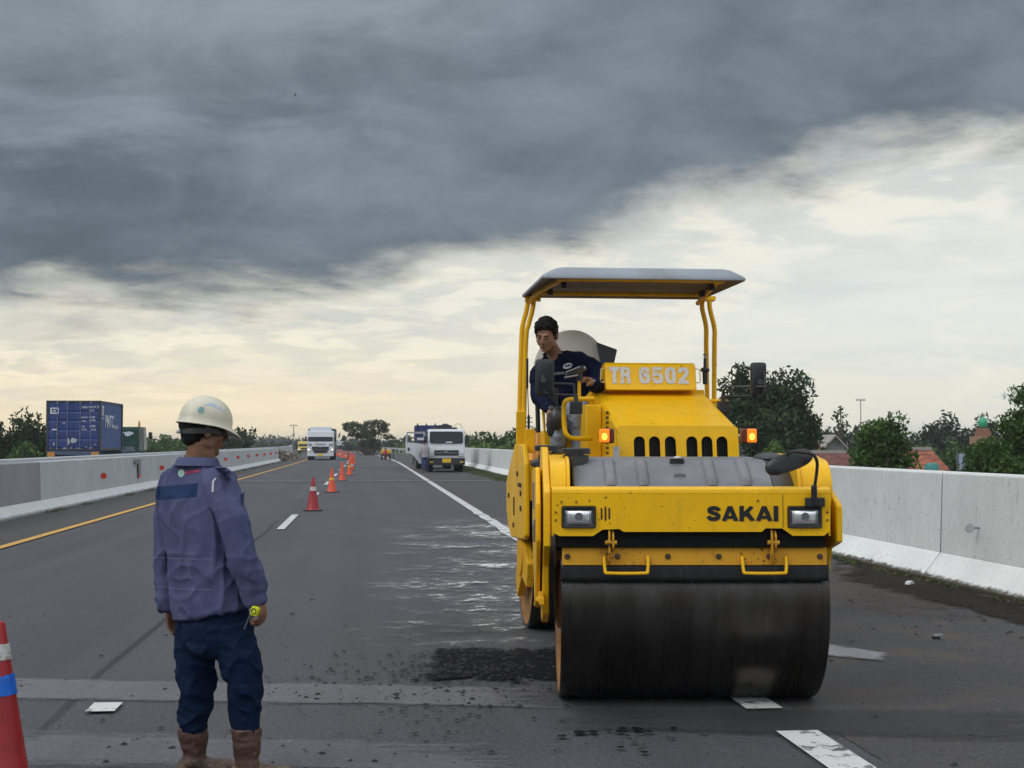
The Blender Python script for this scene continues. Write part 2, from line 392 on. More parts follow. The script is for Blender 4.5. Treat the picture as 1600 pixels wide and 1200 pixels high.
# soft-edged patches and wheel marks, each a thin sheet with a ragged outline
def edge_alpha(strength=1.0, nscale=3.0, soft=0.25, amp=0.5, yst=1.0):
    def f(t, tcn, oc):
        u, v, _ = t.xyz(tcn.outputs['UV'])
        du = t.m('MINIMUM', u, t.m('SUBTRACT', 1.0, u)); dv = t.m('MINIMUM', v, t.m('SUBTRACT', 1.0, v))
        d = t.m('MINIMUM', t.mul(du, 2.0), t.mul(dv, 2.0))
        n = t.noise(t.vmul(oc, (1, yst, 1)), nscale, 7, 0.7)
        return t.mul(t.ss(t.add(d, t.mul(t.add(n, -0.5), amp * 2)), 0.04, 0.04 + soft), strength)
    return f
def patch(name, pts, z, m, kind='structure'):
    mb = MB(); w = [Vector((x, y, z)) for x, y in pts]
    g = [[w[0].lerp(w[1], i / 10).lerp(w[3].lerp(w[2], i / 10), j / 10) for i in range(11)] for j in range(11)]
    mb.sheet(g); o = mb.build(name, m, None, smooth=0, fix=False); grid_uv(o, 11, 11); tag(o, None, kind=kind); return o
def gpt(px, py): D = CAM_H * F_PX / (py - HOR); return ((px - 800) / F_PX * D, D)
PALE = asphalt('asphalt_pale_band', (0.180, 0.182, 0.19), 0.2, 0.35, alpha=edge_alpha(0.72, 2.2, 0.25, 0.38, 3))
PALE2 = asphalt('asphalt_pale_band_soft', (0.16, 0.162, 0.175), 0.2, 0.35, alpha=edge_alpha(0.72, 2.0, 0.4, 0.6, 3))
def gp(*l): return [gpt(*p) for p in l]
patch('asphalt_band', gp((-120, 1090), (900, 1106), (900, 1072), (-60, 1055)), 0.008, PALE)
patch('asphalt_band', gp((-160, 1195), (1000, 1215), (760, 1158), (-100, 1130)), 0.008, PALE2)
patch('asphalt_band', gp((820, 1140), (1750, 1165), (1700, 1105), (840, 1098)), 0.010, asphalt('asphalt_dark_band', (0.05, 0.05, 0.054), 0.2, 0.4, alpha=edge_alpha(0.75, 2.0, 0.5, 0.4, 3)))
FRESH = asphalt('asphalt_fresh', (0.011, 0.011, 0.012), 0.3, 0.3, rough=0.95, spec=.06, alpha=edge_alpha(1.0, 6, 0.30, 1.0))
patch('fresh_asphalt_patch', gp((640, 1066), (930, 1068), (930, 1008), (670, 1012)), 0.012, FRESH)
patch('dirt_patch', gp((1250, 960), (1560, 985), (1480, 905), (1270, 872)), 0.012, asphalt('road_dirt', (0.095, 0.07, 0.052), 0.35, 0.5, alpha=edge_alpha(0.6, 2.6, 0.8, 0.8)))
patch('dirt_patch', gp((1300, 905), (1720, 1010), (1680, 962), (1300, 868)), 0.013, asphalt('wall_foot_soil', (0.03, 0.024, 0.017), 0.4, 0.6, rough=0.95, spec=.1, alpha=edge_alpha(0.9, 3.0, 0.35, 0.8)))
patch('tyre_mark', gp((560, 1010), (860, 985), (860, 960), (600, 975)), 0.006, asphalt('tyre_dust', (0.11, 0.108, 0.105), 0.2, 0.3, alpha=edge_alpha(0.4, 2, 0.9, 0.5)))
patch('tyre_mark', gp((1000, 1195), (1750, 1240), (1700, 1190), (1000, 1160)), 0.009, asphalt('tyre_dust_light', (0.12, 0.118, 0.115), 0.2, 0.3, alpha=edge_alpha(0.45, 1.6, 0.9, 0.6, 3)))
# milky water left by the drum
m, t, b = node_mat('milky_water'); tcn = t.new('ShaderNodeTexCoord'); oc = tcn.outputs['Object']
st = t.vmul(oc, (0.80, 0.75, 1.0))
n1 = t.noise(st, 6.5, 10, 0.80, 0.15); n2 = t.noise(oc, 0.9, 5, 0.65, 0.6)
u, v, _ = t.xyz(tcn.outputs['UV'])
fall = t.mul(t.mul(t.ss(t.add(u, t.mul(t.add(n2, -.5), .5)), 0.05, 0.75), t.ss(u, 1.0, 0.9)), t.mul(t.ss(v, 0.0, 0.12), t.ss(v, 1.0, 0.82)))
thin = t.ss(t.add(t.mul(n1, 0.62), t.mul(n2, 0.42)), 0.548, 0.61)
film = t.mul(t.ss(t.add(t.mul(n1, 0.5), t.mul(n2, 0.5)), 0.44, 0.60), 0.45)
a = t.mul(t.m('MAXIMUM', thin, film), t.m('MULTIPLY_ADD', fall, 1.0, 0.0, clamp=True))
t.put(b.inputs['Base Color'], t.mix(thin, (0.16, 0.165, 0.17), (0.68, 0.68, 0.65))); t.put(b.inputs['Roughness'], t.m('MULTIPLY_ADD', thin, 0.12, 0.2))
tr = t.new('ShaderNodeBsdfTransparent'); mx = t.new('ShaderNodeMixShader'); t.put(mx.inputs[0], a)
t.l.new(tr.outputs[0], mx.inputs[1]); t.l.new(b.outputs[0], mx.inputs[2]); t.l.new(mx.outputs[0], t.n['Material Output'].inputs[0])
o = patch('water_film', [(-1.3, 9.7), (0.35, 9.7), (0.7, 28.5), (-3.0, 28.5)], 0.014, m); 
o = patch('water_film', gp((1262, 1024), (1400, 1036), (1385, 1020), (1262, 1000)), 0.014, asphalt('pale_scuff', (0.26, 0.27, 0.28), 0.2, 0.3, alpha=edge_alpha(0.9, 6, 0.4, 0.5)))
# markings
def paint(name, col, worn=0.35, dark=(0.09, 0.09, 0.09), sc=9.0):
    m, t, b = node_mat(name); oc = t.new('ShaderNodeTexCoord').outputs['Object']
    f = t.ss(t.noise(oc, sc, 8, 0.75), 0.62 - worn * 0.22, 0.66 - worn * 0.18)
    c = t.mix(t.noise(oc, 1.5, 4), tuple(x * 0.8 for x in col), col)
    t.put(b.inputs['Base Color'], t.mix(f, c, dark)); b.inputs['Roughness'].default_value = 0.7; return m
WP = paint('white_road_paint', (0.62, 0.63, 0.62)); WPW = paint('white_road_paint_worn', (0.64, 0.64, 0.61), 0.42, sc=6)
YP = paint('yellow_road_paint', (0.62, 0.36, 0.08), 0.15)
def mark(name, x0, x1, y0, y1, m, wob=0.0, z=0.017): return road_sheet(name, x0, x1, y0, y1, z, m, 2, 0.8 if wob else 3, wob=wob)
mark('edge_line', 2.25, 2.45, 30, 330, WP); mark('edge_line', 2.24, 2.45, 13.6, 30, paint('white_road_paint_scuffed', (0.62, 0.63, 0.62), 0.42, sc=5), wob=.05)
mark('edge_line', 2.11, 2.32, 7.76, 8.50, WPW); mark('edge_line', 2.17, 2.40, 9.3, 13.6, WPW)
mark('edge_line', 2.10, 2.32, 4.0, 7.15, WPW)
mark('yellow_edge_line', -5.28, -5.12, -4, 330, YP)
yy = 11.6
mark('lane_dash', -1.55, -1.39, 8.05, 8.32, WPW)
k = 0
while yy < 300:
    mark('lane_dash', -1.56, -1.42, yy, yy + 5.0, WP); yy += 13.0
SEAM = asphalt('seam_tar', (0.045, 0.045, 0.047), 0.2, 0.3, alpha=edge_alpha(0.5, 2.0, 0.6, 0.3, 4))
road_sheet('seam', -1.74, -1.67, 2, 32, 0.007, SEAM, 2, 1.5, wob=0.06)
JO = mat('joint_mortar', (0.16, 0.16, 0.165), 0.9, var=0.3)
road_sheet('expansion_joint', -6.85, 6.2, 54.6, 55.5, 0.019, JO, 2)
road_sheet('expansion_joint', -6.85, 6.2, 112, 114, 0.019, JO, 2)
road_sheet('repair_strip', -1.3, 2.2, 84, 90, 0.006, asphalt('asphalt_repair', (0.07, 0.07, 0.073), 0.1), 2)
# crumbs of loose asphalt
mb = MB()
def crumb(x, y, s):
    z = s * 0.22; q = [random.uniform(.6, 1.3) for _ in range(6)]
    vs = [(x + s * q[i] * math.cos(i * 1.047), y + s * q[i] * math.sin(i * 1.047) * .9, 0.012) for i in range(6)] + [(x + s * .1, y, 0.012 + z * 2.0 * q[0])]
    mb.add(vs, [(i, (i + 1) % 6, 6) for i in range(6)])
for _ in range(700):
    p_ = road(6.0 - abs(random.gauss(0, .45)), random.uniform(8, 30)); crumb(p_.x, p_.y, random.choice([.006, .009, .014, .02, .03]))
for _ in range(420):
    x, y = gpt(random.gauss(720, 75), random.gauss(1040, 14)); crumb(x, y, random.choice([.006, .009, .013, .018]))
for _ in range(1500):
    r = random.random()
    if r < .33: px, py = random.gauss(690, 170), random.gauss(1085, 35)
    elif r < .55: px, py = random.gauss(1450, 130), random.gauss(940, 45)
    elif r < .7: px, py = random.gauss(700, 110), random.gauss(1045, 18)
    else: px, py = random.uniform(-100, 1700), random.uniform(930, 1250)
    if py < 860: continue
    x, y = gpt(px, py)
    if x * cP + y * sP > 6.0: continue
    crumb(x, y, random.choice([.004, .005, .006, .007, .009, .012, .019]) * (1 if y < 12 else 1.3))
o = mb.build('asphalt_crumbs', mat('crumb', (0.018, 0.018, 0.02), 0.9), None, smooth=0); tag(o, 'black crumbs of loose asphalt scattered over the road', 'gravel', kind='stuff')
mb = MB()
for px, py in [(925, 1143), (950, 1141), (972, 1138), (968, 1143), (990, 1137), (980, 1149), (1000, 1145), (1012, 1143), (905, 1144), (1050, 1137), (968, 1167), (1005, 1175), (878, 1150), (995, 1139)]:
    x, y = gpt(px, py); r = random.uniform(.012, .036)
    mb.add([(x + r * math.cos(a) * random.uniform(.8, 1.2), y + r * 1.3 * math.sin(a) * random.uniform(.8, 1.2), 0.0165) for a in [i * .785 for i in range(8)]], [tuple(range(8))])
o = mb.build('oil_drops', mat('oil', (0.012, 0.012, 0.013), 0.35), None, smooth=0, fix=False); tag(o, None, kind='structure')

# ------------------------------------------------------------------ barriers
def concrete(name, base, stain=0.5, pits=0.5, streaks=0.5):
    m, t, b = node_mat(name); oc = t.new('ShaderNodeTexCoord').outputs['Object']
    c = t.mix(t.ss(t.noise(oc, 1.1, 5, .6), .3, .7), tuple(x * .9 for x in base), tuple(x * 1.06 for x in base))
    s1 = t.noise(t.vmul(oc, (1, 1, 0.22)), 20, 7, .75); s2 = t.noise(oc, 1.7, 4, .6)
    c = t.mix(t.mul(t.mul(t.ss(s1, .55, .66), t.ss(s2, .40, .60)), streaks), c, tuple(x * .38 for x in base))
    p = t.noise(t.vmul(oc, (1, 1, .7)), 34, 5, .7)
    c = t.mix(t.mul(t.mul(t.ss(p, .60, .65), t.ss(t.noise(oc, 2.3, 4, .6), .38, .58)), pits), c, tuple(x * .25 for x in base))
    _, _, z = t.xyz(oc)
    foot = t.mul(t.ss(t.add(z, t.mul(t.noise(t.vmul(oc, (1, 1, .15)), 9, 6, .7), .10)), .135, .10), stain)
    c = t.mix(foot, c, (0.055, 0.048, 0.032))
    t.put(b.inputs['Base Color'], c); b.inputs['Roughness'].default_value = 0.85
    bn = t.new('ShaderNodeBump'); bn.inputs['Strength'].default_value = 0.5; bn.inputs['Distance'].default_value = 0.01
    t.put(bn.inputs['Height'], t.m('SUBTRACT', t.mul(t.noise(oc, 25, 5, .6), .6), t.mul(t.ss(p, .66, .71), 1.0))); t.put(b.inputs['Normal'], bn.outputs[0]); return m
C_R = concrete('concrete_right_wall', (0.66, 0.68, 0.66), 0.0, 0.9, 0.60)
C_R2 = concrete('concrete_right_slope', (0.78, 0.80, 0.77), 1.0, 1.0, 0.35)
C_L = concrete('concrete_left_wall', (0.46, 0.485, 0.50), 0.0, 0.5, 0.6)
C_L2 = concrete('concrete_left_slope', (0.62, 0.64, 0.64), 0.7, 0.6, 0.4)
C_D = concrete('concrete_bare_grey', (0.275, 0.28, 0.29), 0.0, 0.5, 0.35)
C_J = mat('joint_sealer', (0.16, 0.17, 0.18), 0.8)
def barrier(side, xb, y0, y1, h, hs, ms, zb=0.0):
    """side=+1: wall to the right of the road (faces -x)"""
    mid = (y0 + y1) / 2; loc = road(xb, mid, zb); t_ = empty('concrete_barrier', loc, PHI - (math.atan(0.00046 * max(0, mid - 95))) * -1)
    L = (y1 - y0) / 2 - 0.018; s = side
    t_l = [(0, 0), (0.0, 0.045), (s * .055, .06), (s * .24, hs), (s * .62, hs), (s * .62, 0)]
    up = [(s * .243, hs), (s * .275, h - .02), (s * .295, h), (s * .50, h), (s * .52, h - .02), (s * .56, hs)]
    MB().prism(t_l, 1, -L, L).build('footing_slope', ms[1], t_, bevel=0.008)
    MB().prism(up, 1, -L, L).build('wall_panel', ms[0], t_, bevel=0.006)
    MB().prism([(s * .10, .003), (s * .25, hs), (s * .285, h - .03), (s * .5, h - .03), (s * .55, .003)], 1, L, L + .036).build('joint_filler', C_J, t_, smooth=0)
    return t_
y = 9.1 - 6
k = 0
def ordinal(n): return f"{n}{'th' if 10 <= n % 100 <= 20 else {1: 'st', 2: 'nd', 3: 'rd'}.get(n % 10, 'th')}"
while y < 97:
    b_ = barrier(1, 6.07, y, y + 6, 1.18, .29, (C_R, C_R2))
    lab = {0: 'whitewashed concrete barrier beside the shoulder, out towards the viewer', 1: 'whitewashed concrete barrier carrying the clear round reflector at right', 2: 'whitewashed concrete barrier just behind the roller, past the dark joint'}.get(k, f'whitewashed concrete barrier along the shoulder, {ordinal(k + 1)} from the viewer')
    tag(b_, lab, 'barrier', 'concrete barriers along the right shoulder'); y += 6; k += 1
y = 13.7; k = 0
while y < 115:
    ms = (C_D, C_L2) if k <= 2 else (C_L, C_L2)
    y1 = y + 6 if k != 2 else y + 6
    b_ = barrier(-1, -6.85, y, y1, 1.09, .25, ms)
    lab = 'bare grey concrete median barrier with an unpainted panel, ' + ordinal(k + 1) + ' from the viewer' if k <= 2 else f'white concrete median barrier of the near row, {ordinal(k + 1)} from the viewer'
    tag(b_, lab, 'barrier', 'concrete barriers of the near median row'); y = y1; k += 1
LEFT_END = y
y = 13.7; k = 0
while y < 230:
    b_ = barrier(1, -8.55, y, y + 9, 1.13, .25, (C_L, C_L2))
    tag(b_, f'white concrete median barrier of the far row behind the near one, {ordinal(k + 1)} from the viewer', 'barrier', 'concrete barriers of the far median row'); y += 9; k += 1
soil = mat('median_soil', (0.12, 0.10, 0.08), 0.95, var=0.4, vscale=2)
road_sheet('median_strip', -7.95, -7.5, 8, 300, 0.03, soil, 2, 6)
# reflectors
RED = mat('red_reflector', (0.62, 0.05, 0.02), 0.35); GRY = mat('bracket_grey', (0.22, 0.22, 0.23), 0.5, 0.6)
CLR = mat('clear_reflector', (0.42, 0.43, 0.46), 0.25)
def reflector(x, y, z, m, side, r=0.055):
    t_ = empty('reflector', road(x, y, z), PHI)
    mb = MB(); mb.lathe([(r, -0.008), (r, 0.008)], (0, 0, 0), 24, axis=1); mb.build('lens', m, t_, bevel=.003)
    MB().tube([(side * (r * .8), 0.012, 0), (side * (r * 2.0), 0.02, 0.0), (side * (r + .10), 0.02, -0.005)], 0.009, 8).build('bracket', GRY, t_); return t_
refs = []
for k, (px, py) in enumerate([(14, 761), (175, 742), (262, 730), (358, 717), (384, 713)]):
    X = -7.03; Y = X * F_PX / (px - 575); z = CAM_H + (HOR - py) / F_PX * Y
    if k in (0, 1, 2, 3): refs.append((X, Y, z))
for k in range(6): refs.append((-7.03, refs[-1][1] + 6.6, 0.72))
for k, (X, Y, z) in enumerate(refs):
    tag(reflector(X, Y, z, RED, -1, 0.085 if k < 4 else 0.09), ['big round red reflector on the bare grey barrier panel', 'round red reflector on the median barrier below the blue container', 'round red reflector on the barrier left of the worker'][k] if k < 3 else f'small round red reflector on the far median barrier, {ordinal(k - 2)} past the worker', 'reflector', 'reflectors on the barriers')
X = 6.15; Y = X * F_PX / (1535 - 575); tag(reflector(6.33 - .12, Y * 1.0, CAM_H - (830 - HOR) / F_PX * Y, CLR, 1, 0.05), 'clear round reflector disc on a short bracket on the right wall', 'reflector', 'reflectors on the barriers')
t_ = empty('arrow_plate', road(-7.055, 7.055 * F_PX / (575 - 222), 0.0), PHI)   # hooked metal plate
Yp = 7.055 * F_PX / (575 - 222)
MB().prism([(0, .86), (0, 1.0 - .0), (.0, 1.0), (1.0, 1.0), (1.0, .52), (.62, .52), (.62, .86)], 0, -0.005, 0.01).build('plate', GRY, t_, smooth=0)
MB().prism([(.62, .42), (.62, .518), (1.0, .518), (1.0, .42)], 0, -0.004, 0.012).build('red_end', RED, t_, smooth=0)
for c in t_.children: pass
tag(t_, 'grey hooked plate with a red foot on the median barrier', 'wall plate')
# rubble heap at the end of the near median row
mb = MB()
for _ in range(140):
    x = random.gauss(-7.1, .45); y = LEFT_END + abs(random.gauss(0, 5)); z = max(0, random.random() * (0.95 - (y - LEFT_END) * .06))
    s = random.uniform(.08, .28); Mx = Matrix.Rotation(random.random() * 3, 3, Vector((random.random(), random.random(), random.random() + .1)))
    mb.ell(road(x, y, z), (s, s * .8, s * .6), Mx, 6, 4)
o = mb.build('rubble', mat('rubble_m', (0.2, 0.17, 0.14), .9, var=.4, vscale=1), None, smooth=0); tag(o, 'heap of rubble and broken concrete at the end of the median barrier', 'rubble', kind='stuff')
# far guard rails
STL = mat('galvanised_rail', (0.50, 0.51, 0.52), 0.5, 0.3, var=.15)
def guardrail(x, ya, yb, label, dx=lambda y: 0.0):
    t_ = empty('guard_rail', road(x, ya, 0)); O = Vector(t_.location); g = []
    prof = [(0, .48), (.03, .53), (0, .60), (0, .66), (.03, .72), (0, .78)]
    for yy in np.arange(ya, yb, 4.0):
        g.append([road(x + dx(yy) + a, yy, b_) - O for a, b_ in prof])
    MB().sheet(g).build('rail_beam', STL, t_, fix=False)
    for yy in np.arange(ya, yb, 4.0 if yb - ya < 130 else 8.0):
        p = road(x + dx(yy) + .12, yy, 0) - O; MB().box(p.x - .06, p.x + .06, p.y - .05, p.y + .05, -.1, .80).build('post', STL, t_, smooth=0)
    tag(t_, label, 'guard rail'); return t_
guardrail(6.2, 100, 330, 'long galvanised guard rail curving along the right edge in the distance', lambda y: 0.9 * min(1, max(0, (y - 100) / 30)))
guardrail(8.3, 97, 135, 'short galvanised guard rail flaring away behind the shoulder trucks', lambda y: .9 - (y - 97) * .025)
o = road_sheet('grass_verge', 6.5, 12, 98, 520, -0.0, mat('verge_ground', (0.07, 0.10, 0.03), .95, var=.4, vscale=.8), 3, 8)

# ------------------------------------------------------------------ vegetation
def leafmat(name, a, b_, c=None):
    m, t, b = node_mat(name); g = t.new('ShaderNodeNewGeometry'); oc = t.new('ShaderNodeTexCoord').outputs['Object']
    col = t.mix(g.outputs['Random Per Island'], a, b_)
    col = t.mix(t.mul(t.ss(t.noise(oc, .35, 3, .6), .45, .65), .6), col, c or tuple(x * .55 for x in a))
    t.put(b.inputs['Base Color'], col); b.inputs['Roughness'].default_value = .6; b.inputs['Specular IOR Level'].default_value = .25
    tl = t.new('ShaderNodeBsdfTranslucent'); t.put(tl.inputs[0], col); mx = t.new('ShaderNodeMixShader'); mx.inputs[0].default_value = .25
    t.l.new(b.outputs[0], mx.inputs[1]); t.l.new(tl.outputs[0], mx.inputs[2]); t.l.new(mx.outputs[0], t.n['Material Output'].inputs[0]); return m
LF_D = leafmat('leaf_dark', (0.018, 0.036, 0.012), (0.050, 0.090, 0.024))
LF_M = leafmat('leaf_mid', (0.034, 0.078, 0.014), (0.10, 0.19, 0.032))
LF_L = leafmat('leaf_light', (0.06, 0.12, 0.02), (0.16, 0.25, 0.05))
LF_G = leafmat('leaf_hazed', (0.035, 0.055, 0.03), (0.075, 0.11, 0.06))  # distance haze painted into the leaf colour of the far trees
BARK = mat('bark', (0.085, 0.065, 0.05), .9, var=.3, vscale=4)
def leaves_mesh(name, clumps, per, size, m, parent, aspect=.5, droop=0.0, seed=0):
    """clumps: list of (centre, (rx,ry,rz)); fills each shell with leaf-sized faces"""
    rg = np.random.default_rng(seed + 11); V = []
    for c, rad in clumps:
        n = max(8, int(per * (rad[0] * rad[2]) / (size * size) * 0.75))
        d = rg.normal(size=(n, 3)); d /= np.linalg.norm(d, axis=1)[:, None]
        r = rg.random(n) ** .33 * 1.06 + rg.normal(0, .05, n)
        p = np.array(c) + d * np.array(rad) * r[:, None]
        ax = rg.normal(size=(n, 3)) + np.array([0, 0, -droop]); ax /= np.linalg.norm(ax, axis=1)[:, None]
        nn = d * .7 + rg.normal(size=(n, 3)) * .6 + np.array([0, 0, .3]); bx = np.cross(ax, nn); bx /= (np.linalg.norm(bx, axis=1)[:, None] + 1e-9)
        s = size * (0.6 + .8 * rg.random(n))[:, None]
        a = ax * s; b_ = bx * s * aspect
        V.append(np.stack([p - a, p + b_ * .8 - a * .1, p + a, p - b_ * .8 - a * .1], 1).reshape(-1, 3))
    V = np.concatenate(V); nv = len(V); me = bpy.data.meshes.new(name)
    me.vertices.add(nv); me.vertices.foreach_set('co', V.astype(np.float32).ravel())
    me.loops.add(nv); me.loops.foreach_set('vertex_index', np.arange(nv, dtype=np.int32))
    me.polygons.add(nv // 4); me.polygons.foreach_set('loop_start', np.arange(0, nv, 4, dtype=np.int32)); me.update(calc_edges=True)
    me.materials.append(m); o = bpy.data.objects.new(name, me); COL.objects.link(o)
    if parent is not None: o.parent = parent
    return o
def crown_clumps(c, rad, n, rg, k=.34, low=-.75):
    out = [(Vector(c), (rad[0] * .62, rad[1] * .62, rad[2] * .62))]
    while len(out) < n:
        d = Vector((rg.gauss(0, 1), rg.gauss(0, 1), rg.gauss(0, 1))).normalized()
        if d.z < low: continue
        r = rg.uniform(.35, .86); s = rg.uniform(k * .55, k * 1.15)
        out.append((Vector(c) + Vector((d.x * rad[0], d.y * rad[1], d.z * rad[2])) * r, (rad[0] * s, rad[1] * s, rad[2] * s * .85)))
    return out
def tree(name, label, cat, base, crown, m, leaf, n=26, per=7, k=.42, group=None, seed=1, trunk_r=.22, extra=None, droop=.3, low=-.75):
    """base: ground point; crown: list of (offset centre, radii)"""
    rg = random.Random(seed); t_ = empty(name, base); cl = []
    for c, rad in crown: cl += crown_clumps(c, rad, n, rg, k, low)
    if extra: cl += extra
    leaves_mesh('crown', cl, per, leaf, m, t_, droop=droop, seed=seed)
    mb = MB(); c0 = Vector(crown[0][0]); top = Vector((c0.x, c0.y, c0.z + crown[0][1][2] * .2))
    mb.tube([(0, 0, -.3), Vector((c0.x * .3, c0.y * .3, c0.z * .4)), top], [trunk_r, trunk_r * .75, trunk_r * .3], 8, smooth=4)
    for c, r_ in rg.sample(cl, min(12, len(cl))):
        q = Vector((c0.x * .3, c0.y * .3, c0.z * rg.uniform(.35, .8))); c = Vector(c)
        mb.tube([q, q.lerp(c, .55) + Vector((0, 0, .1 * c0.z)), c], [trunk_r * .4, trunk_r * .25, trunk_r * .08], 6, smooth=3)
    mb.build('trunk', BARK, t_, fix=False); tag(t_, label, cat, group); return t_
def tree_px(name, label, px, D, ytop, ybot, wpx, m, leaf, lobes=None, gz=-4.0, **kw):
    """a tree whose crown spans wpx pixels around px, from ytop down to ybot, standing D metres away"""
    sc = D / F_PX; top = CAM_H + (HOR - ytop) * sc; bot = CAM_H + (HOR - ybot) * sc
    base = Vector(((px - 800) * sc, D, gz)); cz = (top + bot) / 2 - gz; rz = (top - bot) / 2; rx = wpx * sc / 2
    cr = [((0, 0, cz), (rx, rx * .9, rz))] if not lobes else [((a * rx, rx * .2 * b2, cz + b_ * rz), (rx * c1, rx * c1 * .9, rz * c2)) for a, b_, b2, c1, c2 in lobes]
    return tree(name, label, 'tree', base, cr, m, leaf, **kw)
G1 = 'roadside trees on the right'
tree_px('broadleaf_tree', 'large dark rounded tree rising behind the right mirror', 1198, 75, 566, 745, 176, LF_D, .15, lobes=[(-.40, .40, 0, .55, .58), (.30, .22, 1, .68, .68), (0, -.05, 0, .8, .7), (.1, -.45, -1, .9, .62), (.5, -.2, 0, .55, .6)], n=28, per=8, seed=3, group=G1)
tree_px('broadleaf_tree', 'bushy bright green round tree over the right wall', 1380, 48, 645, 755, 108, LF_M, .09, lobes=[(0, .25, 0, .75, .75), (-.45, -.35, 0, .6, .6), (.45, -.35, 0, .6, .6)], n=30, per=9, seed=5, group=G1)
tree_px('bamboo_thicket', 'tall dark bamboo-like thicket at the far right edge', 1606, 40, 588, 775, 235, LF_M, .075, lobes=[(0, .10, 0, .46, .50), (.28, .42, 0, .52, .5), (-.38, -.45, 0, .50, .42), (.1, -.5, 0, .9, .5), (.5, .6, 0, .5, .5)], n=36, per=8, seed=9, group=G1, droop=.8)
tree_px('broadleaf_tree', 'dark shaggy bush under the green dome', 1535, 46, 690, 770, 110, LF_D, .09, n=34, per=8, seed=10, group=G1)
tree_px('broadleaf_tree', 'pale green bush between the big tree and the amber lamp', 1210, 58, 688, 750, 52, LF_L, .10, n=18, per=8, seed=12, group=G1)
tree_px('broadleaf_tree', 'small bush left of the grey gabled house', 1262, 66, 700, 745, 45, LF_M, .11, n=16, per=8, seed=13, group=G1)
tree_px('broadleaf_tree', 'small green tree at the foot of the big tree, beside the grille', 1172, 62, 715, 760, 50, LF_M, .10, n=16, per=8, seed=14, group=G1)
FB = 'far trees behind the houses'
for i, (px, w, yt, lab) in enumerate([(1305, 62, 655, 'dusky tree behind the grey gabled house'), (1345, 60, 664, 'dusky tree behind the antenna mast'), (1290, 60, 668, 'low dusky tree close to the big dark tree'), (1440, 60, 660, 'dusky tree right of the round bright tree'), (1468, 58, 641, 'tallest dusky tree between the round tree and the dome'), (1505, 60, 652, 'dusky tree left of the green dome'), (1400, 60, 680, 'dusky tree hidden low behind the round tree'), (1545, 55, 648, 'dusky tree behind the green dome')]):
    tree_px('broadleaf_tree', lab, px, 130, yt, 735, w, LF_G, .26, n=20, per=7, seed=20 + i, group=FB)
tree_px('sapling', 'thin sparse tree with feathery top left of the antenna', 1314, 110, 632, 662, 26, LF_G, .2, n=7, per=3, seed=33, group=FB, trunk_r=.12)
tree_px('broadleaf_tree', 'pale shrub in front of the dusky trees, beside the tiled roof', 1450, 90, 690, 735, 50, LF_L, .15, n=16, per=5, seed=34, group=FB)
tree_px('broadleaf_tree', 'pale shrub left of the dome tree over the roof', 1490, 88, 692, 740, 50, LF_M, .15, n=16, per=6, seed=35, group=FB)
LB = 'trees behind the container truck'
for i, (px, w, yt, yb, D, mm, lab) in enumerate([(5, 70, 655, 740, 90, LF_D, 'dark tree at the left edge of the picture'), (55, 80, 640, 740, 90, LF_D, 'tall dark tree left of the blue container'), (95, 60, 655, 740, 92, LF_D, 'dark tree partly behind the blue container'), (40, 60, 690, 745, 84, LF_M, 'low green bush below the tall tree left of the container')]):
    tree_px('broadleaf_tree', lab, px, D, yt, yb, w, mm, .17, n=28, per=7, seed=50 + i, group=LB)
MBk = 'trees beyond the far carriageway'
for i, (px, w, yt, D, mm, lab) in enumerate([(268, 60, 676, 150, LF_M, 'green tree right of the green truck cab'), (300, 60, 674, 155, LF_M, 'green tree behind the worker\'s helmet'), (342, 50, 672, 150, LF_D, 'dark tree right of the worker\'s face'), (375, 52, 664, 150, LF_D, 'tallest dark tree right of the helmet'), (235, 50, 682, 160, LF_M, 'green tree behind the green truck cab')]):
    tree_px('broadleaf_tree', lab, px, D, yt, 725, w, mm, .30, n=24, per=7, seed=60 + i, group=MBk)
FT = 'hazy trees on the horizon'
k = 0
for px in list(range(392, 540, 17)) + list(range(600, 830, 19)):
    near = px > 720; D = 330 if px < 540 else (240 if not near else 130); yt = random.uniform(684, 690) if px < 540 else (random.uniform(680, 687) if not near else random.uniform(667, 676))
    if 620 < px < 660: yt = 682
    near_lab = 'green roadside tree between the small truck and the roller' if near else 'hazy tree in the far treeline'
    tree_px('broadleaf_tree', f'{near_lab}, {ordinal(k + 1)} from the left', px, D, yt, 712, 28 if not near else 40, LF_G if not near else LF_M, .5 if not near else .26, n=14, per=7, seed=80 + k, group=FT if not near else 'green trees beyond the right wall'); k += 1
for px in range(545, 640, 18):
    tree_px('broadleaf_tree', f'hazy tree behind the umbrella tree, {ordinal((px - 545) // 18 + 1)} from the left', px, 260, random.uniform(686, 691), 712, 26, LF_G, .5, n=14, per=7, seed=120 + px, group=FT)
# far wood: one mass right along the horizon
cl = []
for _ in range(260):
    a = random.uniform(-.75, .75); D = random.uniform(520, 640); cl.append(((a * D, D, random.uniform(-2, 1.2)), (11, 8, 3.6)))
o = leaves_mesh('distant_wood', cl, 9, 1.3, LF_G, None, seed=5); tag(o, 'low hazy line of distant woodland along the horizon', 'woodland', kind='stuff')
